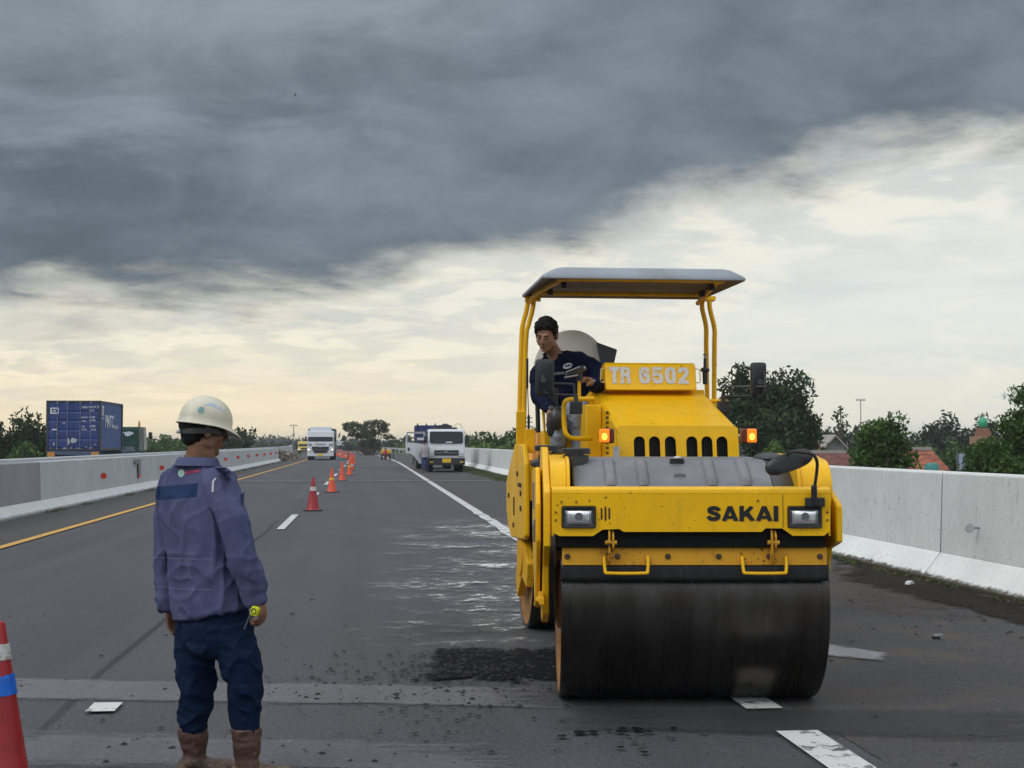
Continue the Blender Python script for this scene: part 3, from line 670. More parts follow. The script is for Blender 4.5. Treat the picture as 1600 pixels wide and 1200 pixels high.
# umbrella tree
D = 170; sc = D / F_PX
def rel(px, py): return Vector(((px - 575) * sc, random.uniform(-1, 1), CAM_H + (HOR - py) * sc + 4))
cl = []
for px, py, w, h in [(545, 664, 24, 4), (556, 663, 18, 4), (541, 669, 12, 3), (579, 662, 24, 5), (590, 660, 20, 3), (596, 666, 22, 3), (600, 672, 18, 4), (606, 682, 14, 4), (552, 672, 20, 4), (560, 680, 20, 5), (575, 671, 26, 7), (572, 679, 26, 6), (588, 676, 22, 5), (548, 679, 10, 3), (601, 664, 14, 3), (538, 684, 5, 4), (580, 686, 22, 6), (573, 694, 22, 8), (585, 697, 16, 8), (567, 700, 12, 7), (565, 668, 14, 4)]:
    cl.append((rel(px, py), (w * sc / 2, w * sc / 2, h * sc / 2 + .22)))
t_ = empty('umbrella_tree', ((575 - 800) * sc, D, -4)); leaves_mesh('crown', cl, 22, .17, LF_D, t_, seed=77, droop=0)
mb = MB(); b0 = Vector((0, 0, -.3)); tr_ = Vector((.3, 0, 3.2))
mb.tube([b0, tr_], [.35, .22], 8)
for c, r_ in cl: mb.tube([tr_, tr_.lerp(Vector(c), .5) + Vector((0, 0, -.2)), c], [.10, .06, .02], 6, smooth=3)
mb.build('trunk', BARK, t_, fix=False); tag(t_, 'flat-topped spreading tree with layered branches in the far centre', 'tree')
# bright scrub below the far trees, verge grass and weeds
cl = []
for yy in range(105, 420, 5):
    for q in range(3): cl.append((road(random.uniform(8.5, 14), yy, random.uniform(-.4, .9)), (1.8, 2.2, .9)))
o = leaves_mesh('scrub', cl, 6, .30, LF_L, None, seed=6); tag(o, 'bright green scrub growing along the far right embankment', 'scrub', kind='stuff')
cl = []
for _ in range(90):
    yy = random.uniform(8.5, 75) if random.random() < .6 else random.uniform(10, 22); cl.append((road(6.02 + random.uniform(-.10, .04), yy, .02), (.06, .16, .03)))
for _ in range(60): cl.append((road(random.uniform(5.1, 6.0), random.uniform(45, 90), .04), (.35, .7, .07)))
for _ in range(40): cl.append((road(-6.75, random.uniform(26, 110), .02), (.10, .4, .05)))
o = leaves_mesh('weeds', cl, 10, .022, leafmat('weed', (0.05, 0.065, 0.025), (0.11, 0.13, 0.05), (0.15, 0.13, 0.07)), None, seed=7); tag(o, 'sparse weeds and moss along the foot of the walls', 'weeds', kind='stuff')
# ------------------------------------------------------------------ the tandem roller
def painted(name, col, rough=.38, chip=.5, rust=(0.10, 0.045, 0.015), grime=.25, gs=5.0, chip_t=.70):
    m, t, b = node_mat(name); oc = t.new('ShaderNodeTexCoord').outputs['Object']
    c = t.mix(t.ss(t.noise(oc, 2.2, 5, .6), .3, .7), tuple(x * .93 for x in col), tuple(x * 1.05 for x in col))
    g = t.mul(t.ss(t.noise(t.vmul(oc, (1, 1, .35)), gs, 7, .7), .50, .72), grime)
    c = t.mix(g, c, tuple(x * .45 + .02 for x in col))
    ch = t.mul(t.mul(t.ss(t.noise(oc, 42, 5, .65), chip_t, chip_t + .02), t.ss(t.noise(oc, 3.1, 3, .5), .45, .6)), chip)
    c = t.mix(ch, c, rust)
    t.put(b.inputs['Base Color'], c); t.put(b.inputs['Roughness'], t.m('ADD', t.mul(g, .8), rough, clamp=True))
    b.inputs['Specular IOR Level'].default_value = .32
    bn = t.new('ShaderNodeBump'); bn.inputs['Strength'].default_value = .12; bn.inputs['Distance'].default_value = .01
    t.put(bn.inputs['Height'], t.noise(oc, 5, 3, .5)); t.put(b.inputs['Normal'], bn.outputs[0]); return m
YEL = painted('roller_yellow', (0.88, 0.495, 0.004), .36, 1.0, grime=.25, gs=9, chip_t=.64)
YEW = painted('roller_yellow_worn', (0.76, 0.40, 0.008), .5, 1.0, rust=(.05, .02, .01), grime=.75, gs=7, chip_t=.62)
YRW = painted('scraper_yellow', (0.66, 0.33, 0.02), .55, 1.0, rust=(.03, .015, .008), grime=.95, gs=9, chip_t=.58)
VBK = mat('shade_black', (0.006, 0.006, 0.006), .8, spec=.15)  # near-black colour standing in for the shade under the bumper
BLK = mat('black_plastic', (0.018, 0.019, 0.021), .42, dirt=(.06, .055, .05), damt=.3, dscale=9)
RUB = mat('black_rubber', (0.014, 0.014, 0.015), .7, dirt=(.09, .085, .08), damt=.5, dscale=7, stretch=(4, 1, .35), dlo=.55, dhi=.68)
TNK = mat('tank_grey', (0.155, 0.16, 0.17), .48, var=.18, vscale=3, dirt=(.26, .25, .24), damt=.35, dscale=6, bump=.15, bscale=90)
TNKD = mat('tank_dark', (0.045, 0.047, 0.05), .45, var=.2)
CNP = mat('canopy_grey', (0.30, 0.335, 0.375), .5, var=.12, vscale=2, dirt=(.16, .16, .15), damt=.4, dscale=3)
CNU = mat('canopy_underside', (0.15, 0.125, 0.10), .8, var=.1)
WHT = mat('white_letters', (0.62, 0.64, 0.64), .5, dirt=(.6, .38, .05), damt=.55, dscale=22, dlo=.55, dhi=.62)
BLT = mat('black_letters', (0.012, 0.012, 0.013), .4)
CHR = mat('chrome', (0.62, 0.63, 0.65), .12, 1.0); STE = mat('bare_steel', (0.30, 0.30, 0.31), .35, .9, var=.2)
AMB = mat('amber_lit', (0.9, 0.22, 0.01), .3, emit=(1.0, 0.20, 0.01), estr=.75); AMH = mat('amber_hot', (1, .5, .05), .3, emit=(1.0, 0.55, 0.06), estr=2.0)
AMD = mat('lamp_housing', (0.13, 0.03, 0.012), .35)
m, t, b = node_mat('drum_steel'); oc = t.new('ShaderNodeTexCoord').outputs['Object']
ox, oy, oz = t.xyz(oc)
bandn = t.noise(t.vmul(oc, (7, .25, .25)), 1.6, 6, .7); bl = t.noise(t.vmul(oc, (2.5, 1, 1)), 1.4, 5, .6)
fine = t.noise(t.vmul(oc, (40, .6, .6)), 1.2, 4, .7)
c = t.mix(t.ss(bl, .35, .65), (0.062, 0.055, 0.050), (0.10, 0.092, 0.086)); c = t.mix(t.mul(t.ss(bandn, .5, .75), .4), c, (0.13, 0.13, 0.13)); c = t.mix(t.mul(t.ss(t.noise(t.vmul(oc, (1.0, .8, .8)), 2.4, 6, .65), .55, .72), .5), c, (.05, .038, .03))
t.put(b.inputs['Base Color'], c); b.inputs['Metallic'].default_value = .92
t.put(b.inputs['Roughness'], t.m('MULTIPLY_ADD', t.ss(t.add(t.mul(bandn, .5), t.mul(fine, .5)), .3, .7), .16, .22))
bn = t.new('ShaderNodeBump'); bn.inputs['Strength'].default_value = .25; bn.inputs['Distance'].default_value = .004; t.put(bn.inputs['Height'], fine); t.put(b.inputs['Normal'], bn.outputs[0])
DRM = m
DSID = mat('drum_side', (0.26, 0.125, 0.035), .6, var=.3, vscale=5, dirt=(.12, .06, .03), damt=.6, dscale=7)
m, t, b = node_mat('lamp_glass'); b.inputs['Base Color'].default_value = (.86, .88, .90, 1); b.inputs['Metallic'].default_value = .85
oc = t.new('ShaderNodeTexCoord').outputs['Object']; wv = t.new('ShaderNodeTexWave'); t.put(wv.inputs[0], oc); wv.inputs['Scale'].default_value = 34; b.inputs['Roughness'].default_value = .18
bn = t.new('ShaderNodeBump'); bn.inputs['Strength'].default_value = .35; bn.inputs['Distance'].default_value = .004; t.put(bn.inputs['Height'], wv.outputs['Fac']); t.put(b.inputs['Normal'], bn.outputs[0]); HLG = m
def put_text_fit(name, txt, w, h, M, m, parent, bold=.03, depth=0.0, shear=0.0):
    vs, fs = text_mesh(txt, 1.0, bold, 1.0, shear); xs = [v[0] for v in vs]; ys = [v[1] for v in vs]
    kx, ky = w / (max(xs) - min(xs)), h / (max(ys) - min(ys)); mb = MB()
    mb.add([M @ Vector((x * kx, y * ky, 0)) for x, y in vs], fs); return mb.build(name, m, parent, smooth=0, fix=False)

RO = Vector((1.01, 8.44, 0)); roller = empty('road_roller', RO)
tag(roller, 'big yellow tandem drum roller with canopy standing on the road', 'road roller')
def q(px, py, D): return P(px, py, D) - RO
RMX = Matrix.Translation((0, 1.6, 0)) @ Matrix.Rotation(math.atan((800 - 575) / F_PX), 4, 'Z')
def xf(mb, M=RMX): mb.v = [tuple(M @ Vector(v)) for v in mb.v]; return mb
def arc(cx, cy, r, a0, a1, n=6): return [(cx + r * math.cos(R(a0 + (a1 - a0) * i / n)), cy + r * math.sin(R(a0 + (a1 - a0) * i / n))) for i in range(n + 1)]
def rrect(x0, x1, y0, y1, r, n=5): return arc(x1 - r, y0 + r, r, -90, 0, n) + arc(x1 - r, y1 - r, r, 0, 90, n) + arc(x0 + r, y1 - r, r, 90, 180, n) + arc(x0 + r, y0 + r, r, 180, 270, n)
# drums ---------------------------------------------------------------
def drum(M, x0, x1, side_detail=False):
    Rr = .60; mb = MB(); c = Vector((0, 0, Rr))
    mb.lathe([(Rr - .03, x0 + .004), (Rr - .006, x0), (Rr, x0 + .008), (Rr, (x0 + x1) / 2), (Rr, x1 - .008), (Rr - .006, x1), (Rr - .03, x1 - .004)], c, 128, axis=0, cap=False); xf(mb, M)
    d = mb.build('drum', DRM, roller, smooth=30)
    mb = MB()
    for s, xx in ((-1, x0), (1, x1)):
        mb.lathe([(Rr - .028, xx + .002 * -s), (Rr - .035, xx - s * .03), (Rr - .10, xx - s * .06), (.2, xx - s * .065), (.2, xx - s * .0), (.16, xx + s * .015), (.001, xx + s * .015)], c, 64, axis=0, cap=False)
    xf(mb, M); mb.build('drum_side', DSID, d)
    if side_detail:
        mb = MB()
        for k in range(3):
            a = R(90 + k * 120 + 18); Mr = Matrix.Translation((0, 0, Rr)) @ Matrix.Rotation(a, 4, 'X')
            mb.prism([(-.16, .10), (.16, .10), (.10, .46), (-.10, .46)], 0, x0 - .035, x0 + .03, Mr)
        mb.lathe([(.18, x0 - .05), (.18, x0 + .02)], c, 24, axis=0); xf(mb, M)
        mb.build('hub_spokes', YEW, d, bevel=.006)
drum(Matrix.Identity(4), .272 - 1.01, 1.765 - 1.01)
drum(RMX @ Matrix.Translation((0, 1.6, 0)), -.745, .745, True)
# bumper beam -----------------------------------------------------------
DB = 7.72; K = DB / F_PX
def bx_(px): return (px - 800) * K - 1.01
def bz_(py): return CAM_H - (py - HOR) * K
yb = DB - 8.44
outl = [(862, 771), (864, 832), (874, 837), (926, 837), (941, 827), (967, 826), (974, 830.5), (1189, 830.5), (1195, 825), (1221, 825), (1237, 836.5), (1286, 836.5), (1295, 829), (1297, 771)]
def lamp_hole(a, b_): return rrect(bx_(a), bx_(b_), bz_(825), bz_(790), .012)
def holed_plate(outer, holes, to3, thick, name, m_, parent, bevel=.004):
    bm = bmesh.new(); es = []
    for loop in [outer] + holes:
        vs = [bm.verts.new(to3(u, w)) for u, w in loop]
        es += [bm.edges.new((vs[i], vs[(i + 1) % len(vs)])) for i in range(len(vs))]
    bmesh.ops.triangle_fill(bm, edges=es, use_beauty=True, use_dissolve=True)
    me = bpy.data.meshes.new(name); bmesh.ops.recalc_face_normals(bm, faces=bm.faces); bm.to_mesh(me); bm.free(); me.materials.append(m_)
    o = bpy.data.objects.new(name, me); COL.objects.link(o); o.parent = parent
    so = o.modifiers.new('s', 'SOLIDIFY'); so.thickness = thick; so.offset = 0
    if bevel: be = o.modifiers.new('b', 'BEVEL'); be.width = bevel; be.segments = 2; be.limit_method = 'ANGLE'; be.angle_limit = R(50)
    return o
holed_plate([(bx_(a), bz_(b_)) for a, b_ in outl], [lamp_hole(877, 931), lamp_hole(1229, 1283)], lambda u, w: Vector((u, yb + .006, w)), .012, 'bumper_face', YEL, roller)
mb = MB()                                         # folded top and ends of the beam
prof = [(yb + .0, bz_(771)), (yb + .004, bz_(771) + .022), (yb + .022, bz_(771) + .034), (yb + .12, bz_(771) + .036), (yb + .12, bz_(771) + .026), (yb + .02, bz_(771) - .0)]
mb.prism(prof, 0, bx_(862), bx_(1297)); mb.prism([(yb + .014, .99), (yb + .14, .99), (yb + .14, bz_(771) + .02), (yb + .014, bz_(771))], 0, bx_(862), bx_(862) + .012)
mb.prism([(yb + .014, .99), (yb + .14, .99), (yb + .14, bz_(771) + .02), (yb + .014, bz_(771))], 0, bx_(1297) - .012, bx_(1297))
mb.build('bumper_top', YEL, roller, smooth=50, bevel=.003)
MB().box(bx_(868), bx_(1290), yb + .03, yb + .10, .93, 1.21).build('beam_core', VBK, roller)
MB().box(bx_(872), bx_(1288), -.70 + .06, -.3, .90, .985).build('gap_shade_block', VBK, roller)  # added block, painted black for the shaded gap above the drum
# headlights
for a, b_ in ((877, 931), (1229, 1283)):
    h = MB(); x0, x1, z0, z1 = bx_(a) + .002, bx_(b_) - .002, bz_(825) + .002, bz_(790) - .002
    ro = rrect(x0, x1, z0, z1, .012); ri = rrect(x0 + .012, x1 - .012, z0 + .012, z1 - .012, .012)
    h.rings([[Vector((u, yb - .016, w)) for u, w in ri], [Vector((u, yb - .018, w)) for u, w in rrect(x0 + .005, x1 - .005, z0 + .005, z1 - .005, .012)], [Vector((u, yb - .008, w)) for u, w in ro], [Vector((u, yb + .03, w)) for u, w in ro]], cap=False)
    h.rings([[Vector((u, yb - .016, w)) for u, w in ri], [Vector((u, yb + .012, w)) for u, w in ri]], cap=False)
    ho = h.build('headlight', BLK, roller, smooth=40)
    g = []; cx, cz = (x0 + x1) / 2, (z0 + z1) / 2; wx, wz = (x1 - x0) / 2 - .0115, (z1 - z0) / 2 - .0115
    for j in range(9): g.append([Vector((cx + wx * (i / 6 - 1), yb + .008 - .022 * (1 - (i / 6 - 1) ** 4) * (1 - (j / 4 - 1) ** 4), cz + wz * (j / 4 - 1))) for i in range(13)])
    MB().sheet(g).build('lens', HLG, ho)
    MB().lathe([(.022, yb - .018), (.022, yb - .014)], (cx, 0, cz + .004), 20, axis=1).build('bulb', mat('bulb_dark', (.20, .21, .23), .3, .6), ho)
put_block('lettering', 'SAKAI', (1215 - 1103) * K, (814 - 790) * K, plane_M((bx_(1159), yb - .0025, bz_(802)), (1, 0, 0), (0, 0, 1)), BLT, roller, gap=.05)
mb = MB()
for px, h_ in ((939.5, 9), (945.5, 11), (951.5, 9)):
    cz = bz_(802); mb.prism(rrect(bx_(px) - .0042, bx_(px) + .0042, cz - h_ * K, cz + h_ * K, .004, 3), 1, yb - .003, yb + .002)
mb.build('emblem', BLT, roller, smooth=0)
mb = MB(); mb.box(bx_(1222) - .0012, bx_(1222) + .0012, yb - .0025, yb + .001, bz_(824), bz_(772)); mb.build('panel_seam', BLT, roller, smooth=0)
mb = MB()
for px, py in ((868, 812), (868, 800), (1291, 812), (1291, 800), (877, 784), (900, 784), (1183, 782), (1200, 800)): mb.lathe([(.006, yb - .006), (.006, yb)], (bx_(px), 0, bz_(py)), 8, axis=1)
mb.build('rivets', mat('rust', (.12, .05, .02), .8), roller)
# scraper bar with handles
ys = -.655
mb = MB(); mb.box(-.735, .722, ys - .012, ys, .828, .922); mb.box(-.735, .722, ys - .012, ys + .05, .915, .925); mb.build('scraper_bar', YRW, roller, bevel=.003)
g = [[Vector((-.742 + 1.475 * i / 60, ys - .004 + .012 * (j / 4) ** 2 + .003 * math.sin(i * 1.7) * j / 4, .832 - .092 * j / 4 - (.004 * random.random() if j == 4 else 0))) for i in range(61)] for j in range(5)]
o = MB().sheet(g).build('scraper_flap', RUB, roller); so = o.modifiers.new('s', 'SOLIDIFY'); so.thickness = .01
mb = MB()
for px in (886, 964, 1042, 1121, 1199, 1278): mb.lathe([(.016, ys - .016), (.016, ys - .012)], ((px - 800) * .00354 - 1.01, 0, .876), 16, axis=1); mb.lathe([(.010, ys - .026), (.010, ys - .016)], ((px - 800) * .00354 - 1.01, 0, .876), 6, axis=1)
mb.build('bolts', mat('bolt_rusty', (.10, .07, .05), .6, .5, var=.3), roller)
for a in (940, 1154):
    x0 = (a + 3 - 800) * .00354 - 1.01; x1 = x0 + .24
    MB().tube([(x0, ys - .014, .872), (x0, ys - .03, .86), (x0 + .004, ys - .045, .80), (x0 + .025, ys - .05, .788), (x1 - .025, ys - .05, .788), (x1 - .004, ys - .045, .80), (x1, ys - .03, .86), (x1, ys - .014, .872)], .009, 10, smooth=3).build('handle', YEL, roller)
for px in (954, 1208):
    x = (px - 800) * .0035 - 1.01; mb = MB()
    mb.prism([(yb + .02, 1.03), (yb - .01, 1.0), (yb - .012, .90), (ys - .03, .83), (ys - .012, .83), (yb + .03, .95)], 0, x - .012, x - .002)
    mb.prism([(yb + .03, 1.02), (yb + .0, .99), (yb + .0, .93), (yb + .03, .90)], 0, x + .008, x + .02)
    mb.cyl((x - .03, yb + .01, .955), (x + .035, yb + .01, .955), .012); mb.build('scraper_hanger', YRW, roller, bevel=.002)
# yoke plates -------------------------------------------------------------
prR = [(.06, 1.40), (-.64, 1.17), (-.665, 1.15), (-.665, .955), (-.61, .94), (-.42, .90), (-.16, .48), (.16, .48), (.42, .95), (.42, 1.40)]
mb = MB(); mb.prism(prR, 0, .755 + .02, .755 + .055); mb.build('side_plate', YEL, roller, bevel=.008)
mb = MB(); mb.prism([(-.50, 1.2), (-.42, .92), (.35, .95), (.35, 1.2)], 0, .735, .77); mb.build('side_box', YEL, roller, bevel=.006)
mb = MB(); mb.prism([(.06, 1.475), (-.10, 1.475), (-.66, 1.23), (-.67, 1.20), (-.67, .93), (-.60, .915), (-.36, .80), (-.30, .52), (-.05, .44), (.12, .46), (.22, .60), (.42, .95), (.42, 1.475)], 0, -.835, -.797)
mb.build('side_plate', YEL, roller, bevel=.006)
mb = MB(); mb.prism([(-.30, 1.36), (-.52, 1.16), (-.52, .95), (-.30, .75), (-.15, .55), (.1, .55), (.7, .8), (.95, 1.0), (.95, 1.32)], 0, -.875, -.848); mb.build('steering_cover', YEL, roller, bevel=.008)
mb = MB(); mb.box(-.888, -.873, -.30, -.24, .93, 1.06); mb.box(-.893, -.872, -.29, -.25, 1.0, 1.03); mb.build('latch', STE, roller, bevel=.003)
mb = MB(); mb.box(-.884, -.870, .10, .28, 1.10, 1.26); mb.build('service_plate', mat('worn_grey', (.22, .22, .22), .6), roller)
mb = MB(); mb.box(-.86, -.83, -.58, -.2, .60, .64); mb.cyl((-.87, -.1, .62), (-.80, -.1, .62), .04); mb.tube([(-.86, -.45, .62), (-.87, -.35, .58), (-.86, -.2, .56)], .018, 8); mb.build('hub_bracket', YEW, roller, bevel=.004)
for s, x0, x1 in ((-1, -.795, -.705), (1, .60, .775)):            # round-fronted boxes beside the tank
    mb = MB(); pr = [(-.585, 1.20)] + arc(-.40, 1.22, .185, 180, 95, 7) + [(-.2, 1.425), (.35, 1.43), (.35, 1.05), (-.5, 1.0)]
    mb.prism(pr, 0, x0, x1); mb.build('frame_box', YEL, roller, smooth=40, bevel=.004)
    xx = x1 if s < 0 else x0 - .018; mb = MB(); mb.prism([(a - .012, b_ + .010) for a, b_ in pr[:-2]] + [(.35, 1.05), (-.5, 1.0)], 0, xx, xx + .018); mb.build('flange', YEL, roller, smooth=40, bevel=.003)
# water tank ---------------------------------------------------------------
def tank_ring(x, sc, dz=0.0):
    pr = [(-.60, 1.15), (-.60, 1.19), (-.575, 1.235), (-.50, 1.285), (-.36, 1.365), (-.30, 1.393), (-.20, 1.408), (.30, 1.415), (.33, 1.40), (.33, 1.1), (-.55, 1.1)]
    cy, cz = -.15, 1.15
    return [Vector((x, cy + (a - cy) * sc, cz + (b_ - cz) * sc + dz)) for a, b_ in pr]
mb = MB(); mb.rings([tank_ring(-.665, .97), tank_ring(-.650, .992), tank_ring(-.63, 1)] + [tank_ring(x, 1) for x in (-.4, 0, .3)] + [tank_ring(.455, 1)])
tk = mb.build('water_tank', TNK, roller, smooth=32, bevel=.008)
mb = MB(); mb.rings([tank_ring(.456, .997), tank_ring(.50, .96), tank_ring(.58, .90), tank_ring(.60, .86)]); mb.build('tank_end', TNKD, roller, smooth=40)  # right end coloured darker, the tank's shaded side painted in
for px in (950, 1000, 1104, 1156):
    x = (px - 800) * .0037 - 1.01; g = []
    for j in range(9):
        f = j / 8; y_, z_ = -.535 + .235 * f, 1.262 + .131 * f
        wdt = .040 * (1 if j > 0 else .8); row = []
        for i in range(7): u = i / 6 * 2 - 1; hh_ = (1 - abs(u) ** 4) * min(1, (j + .3) / 1.2); row.append(Vector((x + u * wdt, y_ - .022 * hh_, z_ + .020 * hh_ - .004)))
        g.append(row)
    MB().sheet(g).build('tank_rib', TNK, tk, smooth=80)
MB().lathe([(.085, 0), (.085, .03), (.075, .036), (.06, .036)], (-.64, -.28, 1.435), 28).build('filler_cap', BLK, roller)
MB().lathe([(.072, 0), (.076, .07)], (-.64, -.28, 1.36), 24, cap=False).build('filler_neck', TNKD, roller)
MB().lathe([(.08, 0), (.08, .03), (.07, .036)], (-.79, .35, 1.45), 24).build('filler_cap', BLK, roller)
mb = MB(); mb.box(-.10, -.02, -.33, -.28, 1.37, 1.41); mb.build('latch_recess', BLK, roller, bevel=.004)
MB().ell((-.06, -.335, 1.415), (.022, .02, .009)).build('latch_button', mat('button_white', (.6, .6, .55), .4), roller)
mb = MB(); mb.prism([(x * .034 - .06, z_ * .010 + 1.318) for x, z_ in arc(0, 0, 1, 0, 340, 12)], 1, -.462, -.44); mb.build('tank_emblem', STE, roller, smooth=0)
mb = MB(); mb.tube([(-.60, -.05, 1.42), (-.68, .1, 1.44), (-.76, .4, 1.42), (-.80, .85, 1.38)], .022, 10, smooth=5)
mb.tube([(-.62, .1, 1.40), (-.70, .35, 1.41), (-.80, .8, 1.38), (-.86, 1.15, 1.36)], .026, 10, smooth=5); mb.box(-.84, -.68, .60, .72, 1.34, 1.42); mb.build('hoses', BLK, roller)
# front convex mirror on its arm
mb = MB(); Mm = Matrix.Rotation(R(-20), 3, 'Y') @ Matrix.Rotation(R(-8), 3, 'X')
c0 = q(1232, 722, 7.7); rs = []
for k, (sc, dyy) in enumerate([(.55, -.016), (.93, -.012), (1, -.004), (1, .004), (.95, .010), (.5, .012)]):
    rs.append([Mm @ Vector((.135 * sc * (abs(math.cos(a)) ** .7) * (1 if math.cos(a) > 0 else -1), dyy, .052 * sc * (abs(math.sin(a)) ** .8) * (1 if math.sin(a) > 0 else -1))) + c0 for a in [2 * math.pi * i / 32 for i in range(32)]])
mb.rings(rs); cm = mb.build('convex_mirror', BLK, roller, smooth=50)
MB().tube([q(1271, 792, 7.70), q(1271, 768, 7.68), q(1275, 740, 7.66), q(1276, 722, 7.64), q(1270, 711, 7.62), q(1255, 707, 7.6), q(1236, 706, 7.6), q(1229, 712, 7.62)], .009, 10, smooth=4).build('mirror_arm', BLK, roller)
mb = MB(); mb.cyl(q(1271, 790, 7.70), q(1271, 758, 7.68), .018, .016); mb.box(bx_(1256), bx_(1286), yb - .03, yb, bz_(791), bz_(777)); mb.build('mirror_clamp', BLK, roller, bevel=.004)
MB().ell(q(1200, 716, 8.3), (.09, .12, .035)).build('rear_cap', TNKD, roller)
# ================= rear half =================
def rb(name, mb, m_, parent=roller, **kw): return xf(mb).build(name, m_, parent, **kw)
mb = MB(); mb.prism([(1.0, 1.34), (1.0, .78), (1.06, .745), (2.05, .70), (2.28, .78), (2.45, .91), (2.45, 1.17), (1.75, 1.49), (1.15, 1.49)], 0, -.815, -.775); rb('rear_side_plate', mb, YEL, bevel=.012)
mb = MB(); mb.prism([(1.0, 1.34), (1.0, .78), (2.05, .70), (2.45, .91), (2.45, 1.17), (1.75, 1.49), (1.15, 1.49)], 0, .775, .815); rb('rear_side_plate', mb, YEL, bevel=.012)
mb = MB()
for v, z in ((1.25, 1.10), (1.25, .98), (1.8, .82), (2.2, 1.05), (1.5, 1.25)): mb.disc_x((v, z), .022, -.826, -.815, 12)
rb('plate_bolts', mb, mat('bolt_dark', (.05, .04, .03), .5, .4))
mb = MB(); mb.box(-.826, -.815, 1.22, 1.42, 1.15, 1.18); mb.box(-.822, -.8155, 1.75, 1.80, .90, 1.05); rb('plate_slot', mb, mat('slot_dark', (.05, .03, .01), .8))
mb = MB(); mb.box(-.775, .775, 1.02, 1.25, 1.05, 1.33); mb.box(-.35, .35, -.05, 1.1, .6, 1.15); mb.box(-.775, .775, 1.25, 2.4, 1.22, 1.36); rb('rear_frame', mb, YEL, bevel=.008)
mb = MB(); mb.box(-.66, .66, 1.05, 2.35, 1.30, 1.595); rb('deck', mb, YEL, bevel=.01)
mb = MB(); mb.box(-.60, -.56, 1.043, 1.048, 1.47, 1.53); rb('deck_sticker', mb, mat('sticker', (.55, .52, .42), .6), smooth=0)
# hood
u0, u1 = -.322, .53
fz = lambda z: -.35 + (z - 1.35) * .16
def slot(pc, w):
    c = (pc - 800) * .00441; uu = (c - 1.01 - .035) / .995; z0, z1 = 1.36, 1.5 + (692 - 682) * .0044; r = w / 2
    return [(uu - r, z0), (uu + r, z0)] + arc(uu, z1 - r, r, 0, 180, 8)
holes = [slot(pc, .078) for pc in (999, 1023, 1048, 1082, 1106, 1130)]
fo = holed_plate([(u0, 1.15), (u1, 1.15), (u1, 1.60), (u1 - .02, 1.615), (u0 + .02, 1.615), (u0, 1.60)], holes, lambda a, b_: RMX @ Vector((a, fz(b_), b_)), .012, 'grille_face', YEL, roller)
mb = MB(); mb.box(u0 + .02, u1 - .02, -.27, -.25, 1.2, 1.6); gr = rb('radiator', mb, mat('radiator_dark', (.012, .012, .013), .6))
mb = MB()
for i in range(48): uu = u0 + .03 + i * (u1 - u0 - .06) / 47; mb.box(uu - .002, uu + .002, -.285, -.272, 1.2, 1.59)
rb('fins', mb, mat('fin', (.05, .05, .052), .4, .5), gr, smooth=0)
mb = MB(); v1 = .66
top = [(u0, fz(1.6), 1.60), (u1, fz(1.6), 1.60), (u1 - .01, v1, 1.885), (u0 + .01, v1, 1.885)]
mb.rings([[Vector((u0 + .0, fz(1.15) + .012, 1.15)), Vector((u0, fz(1.6) + .012, 1.598)), Vector((u0 + .02, fz(1.6) + .012, 1.617)), Vector((u1 - .02, fz(1.6) + .012, 1.617)), Vector((u1, fz(1.6) + .012, 1.598)), Vector((u1, fz(1.15) + .012, 1.15))],
          [Vector((u0, v1, 1.15)), Vector((u0, v1, 1.865)), Vector((u0 + .02, v1, 1.885)), Vector((u1 - .02, v1, 1.885)), Vector((u1, v1, 1.865)), Vector((u1, v1, 1.15))]], cap=False)
rb('hood', mb, YEL, smooth=30, bevel=.006)
mb = MB(); mb.box(u0 + .0, u1 - .0, v1 - .005, v1 + .16, 1.2, 1.905); mb.prism([(u0 - .10, 1.80), (u0 + .0, 1.905), (u0, 1.35), (u0 - .10, 1.35)], 1, v1 + .0, v1 + .15); rb('bulkhead', mb, YEL, bevel=.008)
# front-left corner panel with the vent strip
mb = MB(); mb.box(u0 - .12, u0 - .003, .30, v1 + .1, 1.15, 1.78); rb('side_panel', mb, YEL, bevel=.008)
mb = MB()
for i in range(9): z = 1.42 + i * .036; mb.box(u0 - .002 - .004, u0 + .001, .02, .11, z, z + .018)
rb('vent_slots', mb, BLT, smooth=0)
mb = MB(); mb.box(u0 - .034, u0 + .006, -.382, -.36, 1.28, 1.475); rb('white_plate', mb, mat('plate_white', (.6, .6, .58), .5), smooth=0)
for s, px in ((-1, 949), (1, 1168)):
    c = q(px, 681, 9.55); mb = MB(); M = Matrix.Translation(c)
    mb.box(-.048 if s < 0 else -.046, .048 if s > 0 else .046, -.02, .05, -.05, .05, M); lo = mb.build('indicator_lamp', AMD, roller, bevel=.010)
    x0, x1 = (-.056, .012) if s < 0 else (-.008, .056)
    mb = MB(); mb.box(x0, x1, -.036, -.0201, -.045, .047, M); mb.build('lamp_lens', AMB, lo, bevel=.008, seg=3)
    MB().ell(c + Vector(((x0 + x1) / 2, -.037, -.006)), (.019, .006, .024)).build('bulb_glow', AMH, lo)
